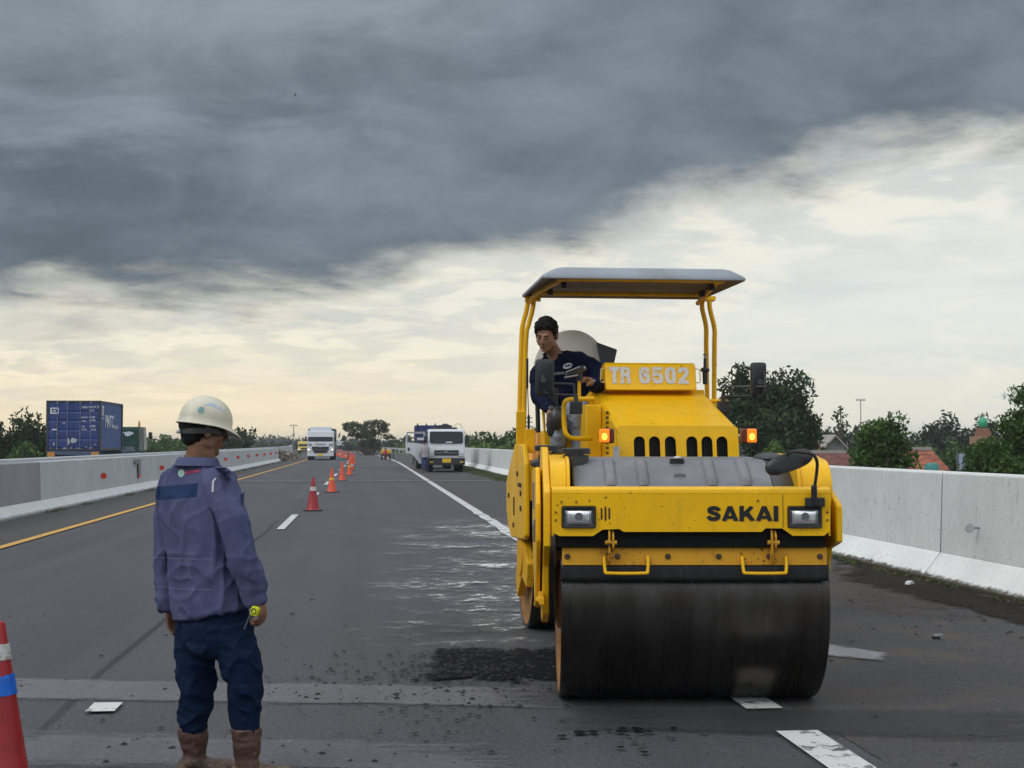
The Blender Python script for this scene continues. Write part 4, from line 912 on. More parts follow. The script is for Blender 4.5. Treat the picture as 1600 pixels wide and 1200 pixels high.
# instrument panel TR 6502
ua, ub = -.255, .44
pv = lambda z: .50 + (z - 1.89) * .28
mb = MB(); mb.prism([(.515, 1.895), (.535, 1.935), (.56, 2.085), (.60, 2.105), (.74, 2.09), (.74, 1.90)], 0, ua, ub); pn = rb('number_panel', mb, YEL, bevel=.012, smooth=30)
Mt = RMX @ plane_M(((ua + ub) / 2 - .012, .5485 - .005, 2.008), (1, 0, 0), (0, .025, .15))
put_block('lettering', 'TR', .165, .128, Mt @ Matrix.Translation((-.222, 0, 0)), WHT, roller, gap=.07); put_block('number', '6502', .385, .128, Mt @ Matrix.Translation((.112, 0, 0)), WHT, roller, gap=.075)
mb = MB()
for uu, s in ((ua, -1), (ub, 1)): mb.tube([(uu, .56, 2.06), (uu + s * .03, .56, 2.055), (uu + s * .035, .56, 1.97), (uu + s * .028, .56, 1.955), (uu, .56, 1.955)], .005, 8)
rb('panel_loop', mb, mat('loop_pale', (.6, .5, .3), .5))
# canopy
def crect(u, va, vb, z, r, n=5): return [Vector((a, b_, z)) for a, b_ in rrect(-u, u, va, vb, r, n)]
va, vb = .287, 1.665
mb = MB(); mb.rings([crect(.755, va + .01, vb - .01, 2.700, .03), crect(.764, va, vb, 2.707, .035), crect(.764, va, vb, 2.722, .035), crect(.745, va + .01, vb - .01, 2.742, .05), crect(.665, va + .028, vb - .06, 2.783, .06), crect(.635, va + .05, vb - .10, 2.792, .07)], cap=False)
mb.add(crect(.635, va + .05, vb - .10, 2.792, .07), [tuple(range(24))]); cn = rb('canopy', mb, CNP, smooth=40)
mb = MB(); mb.rings([crect(.755, va + .01, vb - .01, 2.700, .03), crect(.74, va + .03, vb - .03, 2.712, .03), crect(.64, va + .06, vb - .08, 2.742, .04)], cap=False); mb.add(crect(.64, va + .06, vb - .08, 2.742, .04), [tuple(range(24))])
rb('canopy_lining', mb, CNU, cn, smooth=40)
mb = MB(); mb.tube([(-.70, 1.58, 2.66), (-.69, 1.3, 2.69), (-.60, .55, 2.715), (-.54, .44, 2.718), (.54, .44, 2.718), (.60, .55, 2.715), (.69, 1.3, 2.69), (.70, 1.58, 2.66)], .019, 10, smooth=3); mb.tube([(-.68, 1.2, 2.69), (.68, 1.2, 2.69)], .016, 8); rb('canopy_frame', mb, YEW)
mb = MB()
for uu, vv in ((-.56, .62), (.58, .62), (-.60, 1.1), (.62, 1.1)): mb.box(uu - .02, uu + .02, vv - .03, vv + .03, 2.665, 2.715)
rb('canopy_clamps', mb, BLK, cn, bevel=.004)
for name_, pths in (('canopy_post', [[(826, 462), (823, 484), (817, 507), (815, 530), (812, 640), (812, 700)], [(835, 462), (832, 484), (826, 507), (822, 530), (819, 640), (819, 690)]]),
                    ('canopy_post', [[(1099, 466), (1098, 481), (1104, 510), (1104, 540), (1105, 620), (1105, 680)], [(1110, 464), (1110, 481), (1117, 512), (1117, 540), (1116, 620), (1116, 680)]])):
    mb = MB()
    for i, p in enumerate(pths):
        off = 0 if name_ and p[0][0] < 1000 else .12
        mb.tube([q(a, b_, 11.62 + off - i * .06) for a, b_ in p], .020, 10, smooth=4)
    a = q(pths[0][0][0], 466, 11.6 + off); mb.box(a.x - .03, a.x + .10, a.y - .06, a.y + .06, a.z - .02, a.z + .015)
    mb.build(name_, YEL, roller)
a = q(812, 690, 11.55); mb = MB(); mb.box(a.x - .03, a.x + .055, a.y - .06, a.y + .06, a.z - .22, a.z + .25); mb.build('post_socket', YEL, roller, bevel=.008)
a = q(826, 668, 11.3); mb = MB()
mb.cyl(a + Vector((0, 0, -.08)), a + Vector((0, 0, .10)), .010)
for k in range(4): mb.lathe([(.032, 0), (.032, .006)], a + Vector((0, 0, -.03 + .035 * k)), 12)
mb.cyl(a + Vector((0, 0, .08)), q(823, 560, 11.3), .004); mb.cyl(q(824, 607, 11.3), q(824, 560, 11.3), .009); mb.build('antenna', BLK, roller)
a = q(827, 690, 11.2); mb = MB(); mb.box(a.x - .035, a.x + .045, a.y, a.y + .08, a.z - .09, a.z + .10); mb.build('antenna_base', YEL, roller, bevel=.005)
# left guard rail, mirrors
MB().tube([q(927, 623, 10.2), q(893, 624, 10.1), q(884, 627, 10.05), q(881, 637, 10.05), q(882, 668, 10.05), q(886, 680, 10.05), q(896, 685, 10.08), q(924, 685, 10.2)], .017, 12, smooth=4).build('guard_rail_loop', YEL, roller)
MB().tube([q(1108, 626, 10.6), q(1136, 627, 10.3)], .014, 10).build('mirror_rail', YEL, roller)
def wing_mirror(c, w, h, arm, mount, Dm):
    rs = []; C = q(c[0], c[1], Dm)
    for sc, yy in ((.86, -.028), (1, -.018), (1, .015), (.8, .03)): rs.append([C + Vector((a, yy, b_)) for a, b_ in rrect(-w / 2 * sc, w / 2 * sc, -h / 2 * sc, h / 2 * sc, .022)])
    mb = MB(); mb.rings(rs); o = mb.build('wing_mirror', BLK, roller, smooth=45)
    MB().lathe([(.02, -.045), (.024, -.02)], C + Vector((-.01 if c[0] < 1000 else .01, 0, -.02)), 16, axis=1).build('pivot', TNKD, o)
    mb = MB()
    for a in arm: mb.tube([q(x, y, d) for x, y, d in a], .0085, 8, smooth=4)
    mb.build('mirror_bracket', BLK, roller)
    m0 = q(mount[0], mount[1], mount[2]); mb = MB(); mb.box(m0.x - .045, m0.x + .045, m0.y - .03, m0.y + .03, m0.z - .045, m0.z + .045); mb.cyl(m0, m0 + Vector((0, 0, .10)), .02, .014); mb.build('mirror_mount', BLK, roller, bevel=.008)
wing_mirror((851, 590), .133, .26, [[(848, 585, 9.95), (848, 596, 9.94), (853, 599, 9.95), (892, 600, 10.0), (897, 604, 10.0), (898, 622, 10.0)], [(848, 598, 9.95), (850, 610, 9.95), (857, 616, 9.95), (890, 617, 10.0), (898, 620, 10.0)]], (900, 637, 10.0), 9.97)
wing_mirror((1185, 593), .112, .245, [[(1194, 580, 10.1), (1195, 603, 10.08), (1190, 604, 10.08), (1143, 604, 10.2), (1133, 607, 10.25), (1130, 616, 10.3)], [(1194, 600, 10.08), (1193, 613, 10.08), (1186, 619, 10.1), (1140, 619, 10.2), (1131, 621, 10.3)]], (1130, 636, 10.3), 10.12)
# operator's station
mb = MB(); mb.cyl(q(905, 625, 10.35), q(905, 594, 10.35), .013); mb.build('lever_post', YEL, roller)
MB().cyl(q(905.5, 595, 10.35), q(905.5, 577, 10.35), .024, .020).build('lever_grip', BLK, roller)
mb = MB(); mb.tube([q(884, 587, 10.3), q(893, 583, 10.3), q(904, 578, 10.33), q(913, 575, 10.36)], [.022, .026, .028, .024], 10, smooth=3); mb.build('steering_knob', BLK, roller)
mb = MB(); mb.tube([q(882, 590, 10.27), q(893, 588, 10.27), q(903, 586, 10.3)], .007, 8); mb.tube([q(884, 582, 10.27), q(896, 577, 10.27), q(906, 573, 10.3)], .006, 8); mb.cyl(q(913, 576, 10.34), q(915, 574, 10.34), .012); mb.build('knob_trim', STE, roller)
a = q(866, 655, 10.58); MB().box(a.x - .05, a.x + .055, a.y, a.y + .05, a.z - .13, a.z + .10).build('side_pad', BLK, roller, bevel=.02)
a = q(1102, 578, 10.75); mb = MB(); mb.ell(a, (.036, .036, .022)); mb.cyl(a, a + Vector((0, 0, -.11)), .022, .018); mb.cyl(a, a + Vector((0, 0, .09)), .013, .011); mb.cyl(a + Vector((0, 0, .115)), a + Vector((0, 0, .12)), .018); mb.build('control_lever', BLK, roller)
MB().cyl(a + Vector((0, 0, .085)), a + Vector((0, 0, .115)), .010).build('lever_tip', STE, roller)
mb = MB(); mb.box(-.62, -.55, .95, 1.02, 1.58, 1.93); mb.box(-.58, -.44, 1.0, 1.3, 1.58, 1.80); rb('console', mb, BLK, bevel=.008)
mb = MB(); mb.tube([q(841, 676, 10.9), q(840, 640, 10.9), q(839, 606, 10.9), q(835, 590, 10.9)], .018, 8); mb.tube([q(857, 676, 10.9), q(856, 620, 10.9)], .014, 8); mb.build('side_stay', BLK, roller)
MB().tube([q(851, 676, 10.8), q(849, 645, 10.8), q(848, 620, 10.8)], [.008, .012, .010], 8).build('stay_rod', YEW, roller)
MB().tube([q(838, 624, 10.8), q(843, 620, 10.8), q(848, 619, 10.8)], .005, 6).build('stay_hook', STE, roller)
mb = MB(); c = q(905, 700, 10.75); mb.box(c.x - .05, c.x + .12, c.y - .1, c.y + .1, c.z - .25, c.z - .06); mb.build('footwell', BLK, roller)
# seat: padded base and a white-covered wrapped back with a dark side
mb = MB(); c = q(905, 660, 11.3); mb.ell(c + Vector((0, 0, -.02)), (.27, .25, .09)); mb.box(c.x - .2, c.x + .2, c.y - .2, c.y + .2, c.z - .25, c.z - .02); mb.build('seat_base', BLK, roller, smooth=50)
MB().ell(q(870, 655, 10.52), (.060, .05, .085)).build('seat_knob', mat('seat_vinyl', (.035, .03, .028), .35), roller)
mb = MB(); rs = []
for yy, sc in ((11.30, .90), (11.27, .97), (11.35, 1.0), (11.48, .97), (11.55, .86)):
    ring = [(a.x, a.y) for a in smooth_path([Vector(p_ + (0,)) for p_ in [(836, 600), (834, 570), (843, 545), (858, 527), (880, 517), (903, 516), (922, 524), (938, 539), (948, 556), (951, 575), (950, 600)]], [1] * 11, 4)[0]]
    cx, cy = 893, 575; rs.append([q(cx + (a - cx) * sc, cy + (b_ - cy) * sc, yy) for a, b_ in ring])
m, t, b = node_mat('white_seat_cover'); b.inputs['Base Color'].default_value = (.85, .84, .82, 1); b.inputs['Roughness'].default_value = .4; tl = t.new('ShaderNodeBsdfTranslucent'); tl.inputs[0].default_value = (.95, .93, .90, 1); mx = t.new('ShaderNodeMixShader'); mx.inputs[0].default_value = .6
t.l.new(b.outputs[0], mx.inputs[1]); t.l.new(tl.outputs[0], mx.inputs[2]); t.l.new(mx.outputs[0], t.n['Material Output'].inputs[0])
mb.rings(rs); mb.build('seat_back', m, roller, smooth=60)
mb = MB(); mb.prism([(0, 0), (.165, -.06), (.135, -.19), (.04, -.22)], 1, -.05, .12, Matrix.Translation(q(932, 535, 11.3))); mb.build('seat_side', mat('seat_side_grey', (.055, .065, .075), .5), roller, bevel=.006)
# ------------------------------------------------------------------ people
SKIN = mat('skin', (0.20, 0.098, 0.058), .55, var=.15, vscale=14, spec=.35)
SKIN2 = mat('skin_operator', (0.31, 0.165, 0.105), .55, var=.12, vscale=14, spec=.35)
HAIR = mat('hair_black', (0.007, 0.006, 0.006), .6, spec=.25, bump=.6, bscale=120)
def Rz(a): return Matrix.Rotation(a, 3, 'Z')
def head_shapes(mb, C, M, s=1.0, neck=None):
    def E(c, r, Mx=None): mb.ell(C + M @ (Vector(c) * s), tuple(x * s for x in r), M @ (Mx or Matrix.Identity(3)), 20, 14)
    E((0, -.018, .03), (.076, .096, .088)); E((0, .022, -.025), (.063, .070, .085)); E((0, .03, -.078), (.046, .050, .038)); E((0, .060, -.098), (.026, .022, .018))
    for k in (-1, 1):
        E((k * .040, .052, -.028), (.024, .024, .028)); E((k * .080, -.012, -.012), (.008, .019, .031)); E((k * .022, .082, .026), (.022, .012, .008)); E((k * .052, .0, -.06), (.02, .035, .03))
        E((k * .011, .102, -.035), (.009, .010, .008))
    mb.tube([C + M @ Vector((0, .088, .018)) * s, C + M @ Vector((0, .104, -.012)) * s, C + M @ Vector((0, .108, -.032)) * s], [.008 * s, .010 * s, .012 * s], 10)
    E((0, .086, -.058), (.022, .010, .0065)); E((0, .083, -.069), (.019, .010, .007))
    for k in (-1, 1): E((k * .031, .078, .004), (.015, .010, .008))
def face_bits(C, M, s, parent):
    def E(mb, c, r, Mx=None): mb.ell(C + M @ (Vector(c) * s), tuple(x * s for x in r), M @ (Mx or Matrix.Identity(3)), 12, 8)
    mb = MB()
    for k in (-1, 1): E(mb, (k * .031, .0865, .0015), (.0125, .0035, .0028))
    mb.build('eyelashes', HAIR, parent)
    mb = MB()
    for k in (-1, 1): E(mb, (k * .033, .0905, .0225), (.019, .004, .0036), Matrix.Rotation(-k * R(7), 3, 'Y'))
    mb.build('eyebrows', HAIR, parent)
    mb = MB(); E(mb, (0, .0945, -.0635), (.017, .0025, .0016)); mb.build('mouth_line', mat('lip_shadow', (.07, .025, .02), .5), parent)
def hand_shapes(mb, wrist, fdir, palm_n, s=1.0, curl=.5, thumb_side=1, spread=.0):
    """wrist point, finger direction, palm normal (side the fingers curl towards)"""
    f = Vector(fdir).normalized(); n = (Vector(palm_n) - f * Vector(palm_n).dot(f)).normalized(); sd = f.cross(n) * thumb_side
    Mx = Matrix((sd, f, n)).transposed()
    mb.ell(wrist + f * .045 * s, (.040 * s, .052 * s, .016 * s), Mx, 14, 10); mb.ell(wrist + f * .02 * s + n * .006 * s, (.033 * s, .035 * s, .017 * s), Mx, 14, 10)
    for k, (ln, r) in enumerate([(.070, .0088), (.078, .0092), (.072, .0088), (.056, .0078)]):
        u = (.029 - .0195 * k) * s; b = wrist + f * (.085 - .003 * abs(k - 1.2)) * s + sd * u
        p = [wrist + f * .055 * s + sd * u * .9, b]; a = 0.0
        for j, fr in enumerate((.44, .32, .24)):
            a += curl * (1.15 if j else .8) * (1 + .06 * k); d = f * math.cos(a) + n * math.sin(a) + sd * spread * (1.5 - k)
            p.append(p[-1] + d.normalized() * ln * fr * s * 1.15)
        mb.tube(p, [r * s * 1.05, r * s * 1.08, r * s, r * s * .92, r * s * .72], 10, smooth=2)
    p0 = wrist + f * .018 * s + sd * .026 * s
    mb.tube([p0, p0 + (sd * .55 + f * .6 + n * .35).normalized() * .042 * s, p0 + (sd * .35 + f * .9 + n * .7).normalized() * .07 * s, p0 + (sd * .12 + f * 1.0 + n * 1.1).normalized() * .092 * s], [.0135 * s, .0115 * s, .0105 * s, .0075 * s], 10, smooth=2)
def ering(c, a, b, M, n=28, sq=2.3):
    out = []
    for k in range(n):
        t = 2 * math.pi * k / n; ct, st = math.cos(t), math.sin(t)
        out.append(Vector(c) + M @ Vector((a * abs(ct) ** (2 / sq) * (1 if ct > 0 else -1), b * abs(st) ** (2 / sq) * (1 if st > 0 else -1), 0)))
    return out
def cloth_fn(sc, amp, fine=.25, ridge=.0):
    def f(co, n):
        v = mnoise.noise(Vector((co.x * sc[0], co.y * sc[1], co.z * sc[2]))); w = mnoise.noise(Vector((co.x * sc[0] * 3.1 + 5, co.y * sc[1] * 3.1, co.z * sc[2] * 3.1)))
        q_ = 1 - abs(mnoise.noise(Vector((co.x * sc[0] * 1.3 + 9, co.y * sc[1] * 1.3, co.z * sc[2] * 1.5)))) * 2.2
        return amp * (v + fine * w) + ridge * max(0, q_) ** 2
    return f
# ---- worker seen from behind -------------------------------------------------
WD = 6.30; WR = Vector(((340 - 800) / F_PX * WD, WD, 0)); worker = empty('person', WR)
tag(worker, 'man with his back to us in a cream hard hat, purple work shirt and jeans', 'person')
def w(px, py, dd=0.0): return P(px, py, WD + dd) - WR
TH = -R(35); MT = Rz(TH); HC = w(319, 671, -.01); MH = Rz(-R(56)) @ Matrix.Rotation(-R(6), 3, 'X')
body = MB(); head_shapes(body, HC, MH, 1.0)
body.tube([HC + Vector((-.01, -.015, -.05)), w(315, 705, -.02), w(310, 728, .0)], [.058, .062, .075], 16)
body.rings([ering(w(330, 955), .13, .09, MT), ering(w(325, 880), .13, .09, MT), ering(w(308, 790), .14, .085, MT), ering(w(306, 755), .14, .07, MT), ering(w(309, 735), .08, .06, MT)])
SH_R, EL_R, WR_R = w(345, 757, -.10), w(376, 850, -.16), w(401, 930, -.12)
SH_L, EL_L, WR_L = w(271, 759, .12), w(264, 855, .16), w(270, 945, .13)
for a, b_, c_ in ((SH_R, EL_R, WR_R), (SH_L, EL_L, WR_L)): body.tube([a, b_, c_], [.052, .042, .028], 12)
HP_R, KN_R, AN_R = w(366, 985, -.06), w(385, 1068, -.07), w(390, 1165, -.06)
HP_L, KN_L, AN_L = w(310, 985, .06), w(311, 1075, .05), w(309, 1165, .07)
for a, b_, c_ in ((HP_R, KN_R, AN_R), (HP_L, KN_L, AN_L)): body.tube([a, b_, c_, c_ + Vector((0, 0, -.12))], [.08, .052, .042, .036], 12)
WR_R = w(408, 930, -.12); hd = (w(414, 962, -.13) - WR_R).normalized()
hand_shapes(body, WR_R, hd, Vector((-.95, .15, -.1)), .98, curl=.72, thumb_side=1)
hand_shapes(body, WR_L, Vector((.05, .02, -1)), Vector((.8, -.4, 0)), .95, curl=.3, thumb_side=-1)
me = baked(body, .0042, 3); bo = link_mesh('body', me, SKIN, worker)
# hair: back and sides of the head under the helmet
mb = MB()
for c, r_ in [((0, -.026, .02), (.082, .092, .078)), ((0, -.056, -.026), (.062, .046, .056)), ((.066, -.02, .012), (.016, .05, .045)), ((-.066, -.02, .012), (.016, .05, .045))]: mb.ell(HC + MH @ Vector(c), r_, MH)
link_mesh('hair', baked(mb, .004, 3), HAIR, worker, displace=lambda co, n: .0025 * mnoise.noise(co * 70))
# shirt
m, t, b = node_mat('work_shirt'); oc = t.new('ShaderNodeTexCoord').outputs['Object']; ox, oy, oz = t.xyz(oc)
zz = t.add(oz, t.mul(ox, -.10)); z0 = w(300, 766).z + .01
band = t.mul(t.mul(t.ss(zz, z0 - .030, z0 - .026), t.ss(zz, z0 + .034, z0 + .030)), t.ss(t.add(ox, t.mul(oy, -.4)), .0, -.01))
fold = t.noise(t.vmul(oc, (16, 16, 3)), 1.0, 5, .6)
base = t.mix(t.ss(t.noise(oc, 4, 5, .6), .3, .7), (0.058, 0.067, 0.138), (0.096, 0.106, 0.198))
base = t.mix(t.mul(t.ss(fold, .55, .7), .22), base, (0.15, 0.14, 0.26))
base = t.mix(band, base, (0.022, 0.042, 0.105))
for zl in (.0, -.135, -.235, -.32): pass
seam = t.m('ABSOLUTE', t.m('SUBTRACT', t.m('FRACT', t.mul(t.add(oz, t.mul(oy, .06)), 7.6)), .5))
base = t.mix(t.mul(t.mul(t.ss(seam, .018, .008), t.ss(ox, .03, .0)), t.mul(t.ss(oz, 1.12, 1.08), .35)), base, (0.30, 0.29, 0.42))
t.put(b.inputs['Base Color'], base); b.inputs['Roughness'].default_value = .9; b.inputs['Specular IOR Level'].default_value = .12
bn = t.new('ShaderNodeBump'); bn.inputs['Strength'].default_value = .5; bn.inputs['Distance'].default_value = .012; t.put(bn.inputs['Height'], t.add(t.noise(t.vmul(oc, (1, 1, .35)), 22, 5, .6), t.mul(t.noise(oc, 400, 2, .5), .15))); t.put(b.inputs['Normal'], bn.outputs[0]); SHIRT = m
mb = MB()
mb.rings([ering(w(334, 955, .0), .190, .140, Matrix.Rotation(-R(11), 3, 'Y') @ MT), ering(w(331, 935), .187, .138, MT), ering(w(326, 890), .178, .130, MT), ering(w(318, 850), .174, .122, MT), ering(w(310, 810), .174, .118, MT), ering(w(307, 775), .174, .110, MT), ering(w(307, 755), .165, .096, MT), ering(w(307, 740), .14, .088, MT), ering(w(310, 726, -.01), .088, .078, MT)])
mb.tube([SH_R + MT @ Vector((-.06, 0, .015)), SH_R + Vector((.003, 0, .0)), w(362, 800, -.14), EL_R, w(390, 895, -.145), w(398, 922, -.13)], [.062, .068, .068, .064, .056, .048], 18, smooth=4)
mb.tube([SH_L + MT @ Vector((.06, 0, .015)), SH_L + Vector((.0, 0, .0)), w(265, 800, .15), EL_L, w(266, 905, .15), w(268, 940, .13)], [.062, .064, .060, .056, .050, .046], 18, smooth=4)
mb.tube([w(394, 918, -.13), w(398, 928, -.13), w(402, 940, -.125)], [.047, .046, .043], 18); mb.tube([w(267, 932, .13), w(268, 950, .13)], [.046, .043], 18)
sm_ = baked(mb, .0065, 5)
fa = cloth_fn((9, 9, 2.2), .006, .5, .012); fb = cloth_fn((8, 8, 8), .004, .5, .009)
kx_ = lambda co: 1.0 if co.z < 1.02 else .55
sh = link_mesh('shirt', sm_, SHIRT, worker, displace=lambda co, n: fa(co, n) + kx_(co) * fb(co, n))
mb = MB(); cpts = []
for k in range(22):
    a = 2 * math.pi * k / 21; cpts.append(w(311, 716, -.015) + MH @ Vector((.073 * math.cos(a), -.005 + .078 * math.sin(a), 0)) + Vector((0, 0, .006 * math.sin(a) - .006)))
rs = []
for p in cpts:
    o_ = (p - w(311, 716, -.015)); o_.z = 0; o_.normalize(); rs.append([p + Vector((0, 0, .010)), p + o_ * .010 + Vector((0, 0, .008)), p + o_ * .026 + Vector((0, 0, -.028)), p + o_ * .012 + Vector((0, 0, -.03))])
mb.rings(rs); mb.build('collar', SHIRT, sh, smooth=60)
mb = MB(); tmp = [w(331, 728, -.3), w(357, 743, -.3), w(352, 750, -.3), w(327, 735, -.3)]
mb.sheet([[tmp[0].lerp(tmp[1], i / 6) for i in range(7)], [tmp[3].lerp(tmp[2], i / 6) for i in range(7)]]); project(mb, sm_, (0, 1, 0), .006); mb.build('shoulder_strap', SHIRT, sh, fix=False)
mb = MB()
for i, (a, b_) in enumerate([((322, 752), (327, 770)), ((326, 748), (328, 752))]):
    mb.sheet([[w(a[0], a[1], -.3), w(a[0] + 4, a[1] - 1, -.3)], [w(b_[0] - 5, b_[1], -.3), w(b_[0] - 1, b_[1], -.3)]])
project(mb, sm_, (0, 1, 0), .003); mb.build('reflective_tab', mat('silver_tape', (.45, .47, .50), .35), sh, fix=False, smooth=0)
mb = MB(); t4 = [w(376, 773, -.4), w(383, 768, -.4), w(382, 786, -.4), w(378, 792, -.4)]; mb.sheet([[t4[0], t4[1]], [t4[3], t4[2]]]); project(mb, sm_, (0, 1, 0), .005); mb.build('pen_pocket', mat('shirt_navy', (.02, .03, .09), .8), sh, fix=False, smooth=0)
# back print: faded red lettering and a pale green badge
RT = mat('print_red', (0.50, 0.055, 0.10), .8, dirt=(.16, .13, .24), damt=.6, dscale=40); GT = mat('badge_green', (0.20, 0.48, 0.36), .8); GW = mat('badge_white', (.5, .62, .56), .8)
vs, fs = text_mesh('HUTAMI', 1.0, .03); xs = [v[0] for v in vs]; ys_ = [v[1] for v in vs]; kx, ky = .068 / (max(xs) - min(xs)), .0145 / (max(ys_) - min(ys_))
c = w(284, 738.5, -.3); mb = MB(); mb.add([c + Vector((x * kx, 0, y * ky + x * kx * .14)) for x, y in vs], fs); project(mb, sm_, (0, 1, 0), .0035); mb.build('back_print', RT, sh, fix=False, smooth=0)
def gear(mb, c, r, M3, teeth=11, r0=.72):
    pts = []
    for k in range(teeth * 4): a = 2 * math.pi * k / (teeth * 4); rr = r if k % 4 in (0, 1) else r * .82; pts.append((a, rr))
    vs = [c + M3 @ Vector((rr * math.cos(a), 0, rr * math.sin(a))) for a, rr in pts] + [c + M3 @ Vector((r * r0 * math.cos(a), 0, r * r0 * math.sin(a))) for a, _ in pts]; n = len(pts)
    mb.add(vs, [(i, (i + 1) % n, n + (i + 1) % n, n + i) for i in range(n)])
    for dx_, dz_ in ((.16, .5), (.5, .16)): mb.add([c + M3 @ Vector((sx * r * dx_, 0, sz * r * dz_)) for sx, sz in ((-1, -1), (1, -1), (1, 1), (-1, 1))], [(0, 1, 2, 3)])
def disc2(mb, c, r, n=24):
    mb.add([c] + [c + Vector((r * math.cos(2 * math.pi * k / n), 0, r * math.sin(2 * math.pi * k / n))) for k in range(n)], [(0, 1 + k, 1 + (k + 1) % n) for k in range(n)])
c = w(264.5, 741, -.3); mb = MB(); disc2(mb, c, .017); project(mb, sm_, (0, 1, 0), .003); mb.build('back_badge', GW, sh, fix=False, smooth=0)
mb = MB(); gear(mb, c, .015, Matrix.Identity(3)); project(mb, sm_, (0, 1, 0), .0045); mb.build('back_gear', GT, sh, fix=False, smooth=0)
# jeans
m, t, b = node_mat('jeans'); oc = t.new('ShaderNodeTexCoord').outputs['Object']; ox, oy, oz = t.xyz(oc)
wv = t.ss(t.noise(t.vmul(oc, (7, 7, 26)), 1.0, 5, .65), .48, .72)
c = t.mix(t.ss(t.noise(oc, 3.5, 5, .6), .3, .7), (0.004, 0.010, 0.030), (0.008, 0.019, 0.050)); c = t.mix(t.mul(wv, t.ss(oz, .25, .62, .2, .5)), c, (0.022, 0.050, 0.095))
t.put(b.inputs['Base Color'], c); b.inputs['Roughness'].default_value = .95; b.inputs['Specular IOR Level'].default_value = .08
bn = t.new('ShaderNodeBump'); bn.inputs['Strength'].default_value = .5; bn.inputs['Distance'].default_value = .01; t.put(bn.inputs['Height'], t.add(t.noise(t.vmul(oc, (1, 1, 2.5)), 16, 5, .6), t.mul(t.noise(oc, 350, 2), .2))); t.put(b.inputs['Normal'], bn.outputs[0]); JEANS = m
mb = MB()
mb.rings([ering(w(333, 938), .165, .125, MT), ering(w(338, 962), .170, .128, MT), ering(w(341, 990, .0), .178, .132, MT), ering(w(342, 1010), .168, .12, MT), ering(w(343, 1022), .11, .09, MT)])
mb.tube([HP_R + Vector((-.01, 0, .03)), w(374, 1015, -.065), KN_R + Vector((0, 0, .03)), w(386, 1085, -.07), w(387, 1112, -.065), w(389, 1136, -.06)], [.098, .092, .078, .068, .062, .059], 20, smooth=4)
mb.tube([HP_L + Vector((.01, 0, .03)), w(309, 1015, .06), KN_L + Vector((0, 0, .03)), w(310, 1095, .05), w(307, 1112, .06), w(306, 1135, .07)], [.096, .090, .078, .069, .062, .059], 20, smooth=4)
jm = baked(mb, .0065, 4); f1 = cloth_fn((9, 8, 9), .005, .5, .010)
def jd(co, n):
    k = math.exp(-((co.z - .46) / .11) ** 2) + .7 * math.exp(-((co.z - .27) / .07) ** 2) + .25
    return f1(co, n) * (.5 + .9 * k) + .004 * mnoise.noise(co * 9)
jn = link_mesh('jeans', jm, JEANS, worker, displace=jd)
# boots
m, t, b = node_mat('boot_leather'); oc = t.new('ShaderNodeTexCoord').outputs['Object']; _, _, oz = t.xyz(oc)
mud = t.ss(t.add(oz, t.mul(t.noise(oc, 12, 6, .7), .16)), .20, .12)
c = t.mix(t.ss(t.noise(oc, 9, 6, .65), .35, .65), (0.050, 0.024, 0.017), (0.105, 0.055, 0.038)); c = t.mix(t.mul(mud, .8), c, t.mix(t.ss(t.noise(oc, 30, 5, .7), .45, .6), (0.09, 0.065, 0.045), (0.18, 0.145, 0.10)))
t.put(b.inputs['Base Color'], c); t.put(b.inputs['Roughness'], t.m('MULTIPLY_ADD', mud, .4, .45))
bn = t.new('ShaderNodeBump'); bn.inputs['Strength'].default_value = .6; bn.inputs['Distance'].default_value = .008; t.put(bn.inputs['Height'], t.noise(oc, 40, 5, .6)); t.put(b.inputs['Normal'], bn.outputs[0]); BOOT = m
for an, top, ang, nm in ((AN_R, w(389, 1133, -.06), 77, 'right'), (AN_L, w(306, 1130, .07), 80, 'left')):
    f = Vector((math.sin(R(ang)), math.cos(R(ang)), 0)); g0 = Vector((an.x, an.y, 0)) + f * .0
    Mf = Matrix((f.cross(Vector((0, 0, 1))) * 1, f, Vector((0, 0, 1)))).transposed()
    mb = MB(); a0 = Vector((g0.x, g0.y, .09))
    mb.tube([top, top.lerp(a0, .45), a0 + Vector((0, 0, .03)), a0 + Vector((0, 0, -.03))], [.066, .063, .055, .055], 20, smooth=4)
    rs = []
    for yy, a, h, zc in ((-.075, .020, .02, .04), (-.065, .036, .04, .045), (-.02, .042, .055, .055), (.04, .044, .05, .050), (.09, .048, .040, .042), (.15, .049, .040, .042), (.195, .042, .036, .038), (.222, .022, .02, .030)):
        rs.append([g0 + Mf @ Vector((a * math.cos(u), yy, zc + h * math.sin(u))) for u in [2 * math.pi * i / 20 for i in range(20)]])
    mb.rings(rs)
    bt = link_mesh('boot', baked(mb, .005, 4), BOOT, worker, displace=lambda co, n: .006 * mnoise.noise(Vector((co.x * 14, co.y * 14, co.z * 30))) + .003 * mnoise.noise(co * 45))
    s2 = MB(); ol = [(-.045, -.02), (-.03, -.075), (.03, -.075), (.043, -.02), (.044, .06), (.052, .14), (.038, .21), (0, .230), (-.038, .21), (-.052, .14), (-.044, .06)]
    s2.rings([[g0 + Mf @ Vector((a, b_, z)) for a, b_ in ol] for z in (.0, .026)]); s2.build('sole', mat('boot_sole', (.05, .04, .03), .9), bt, bevel=.004)
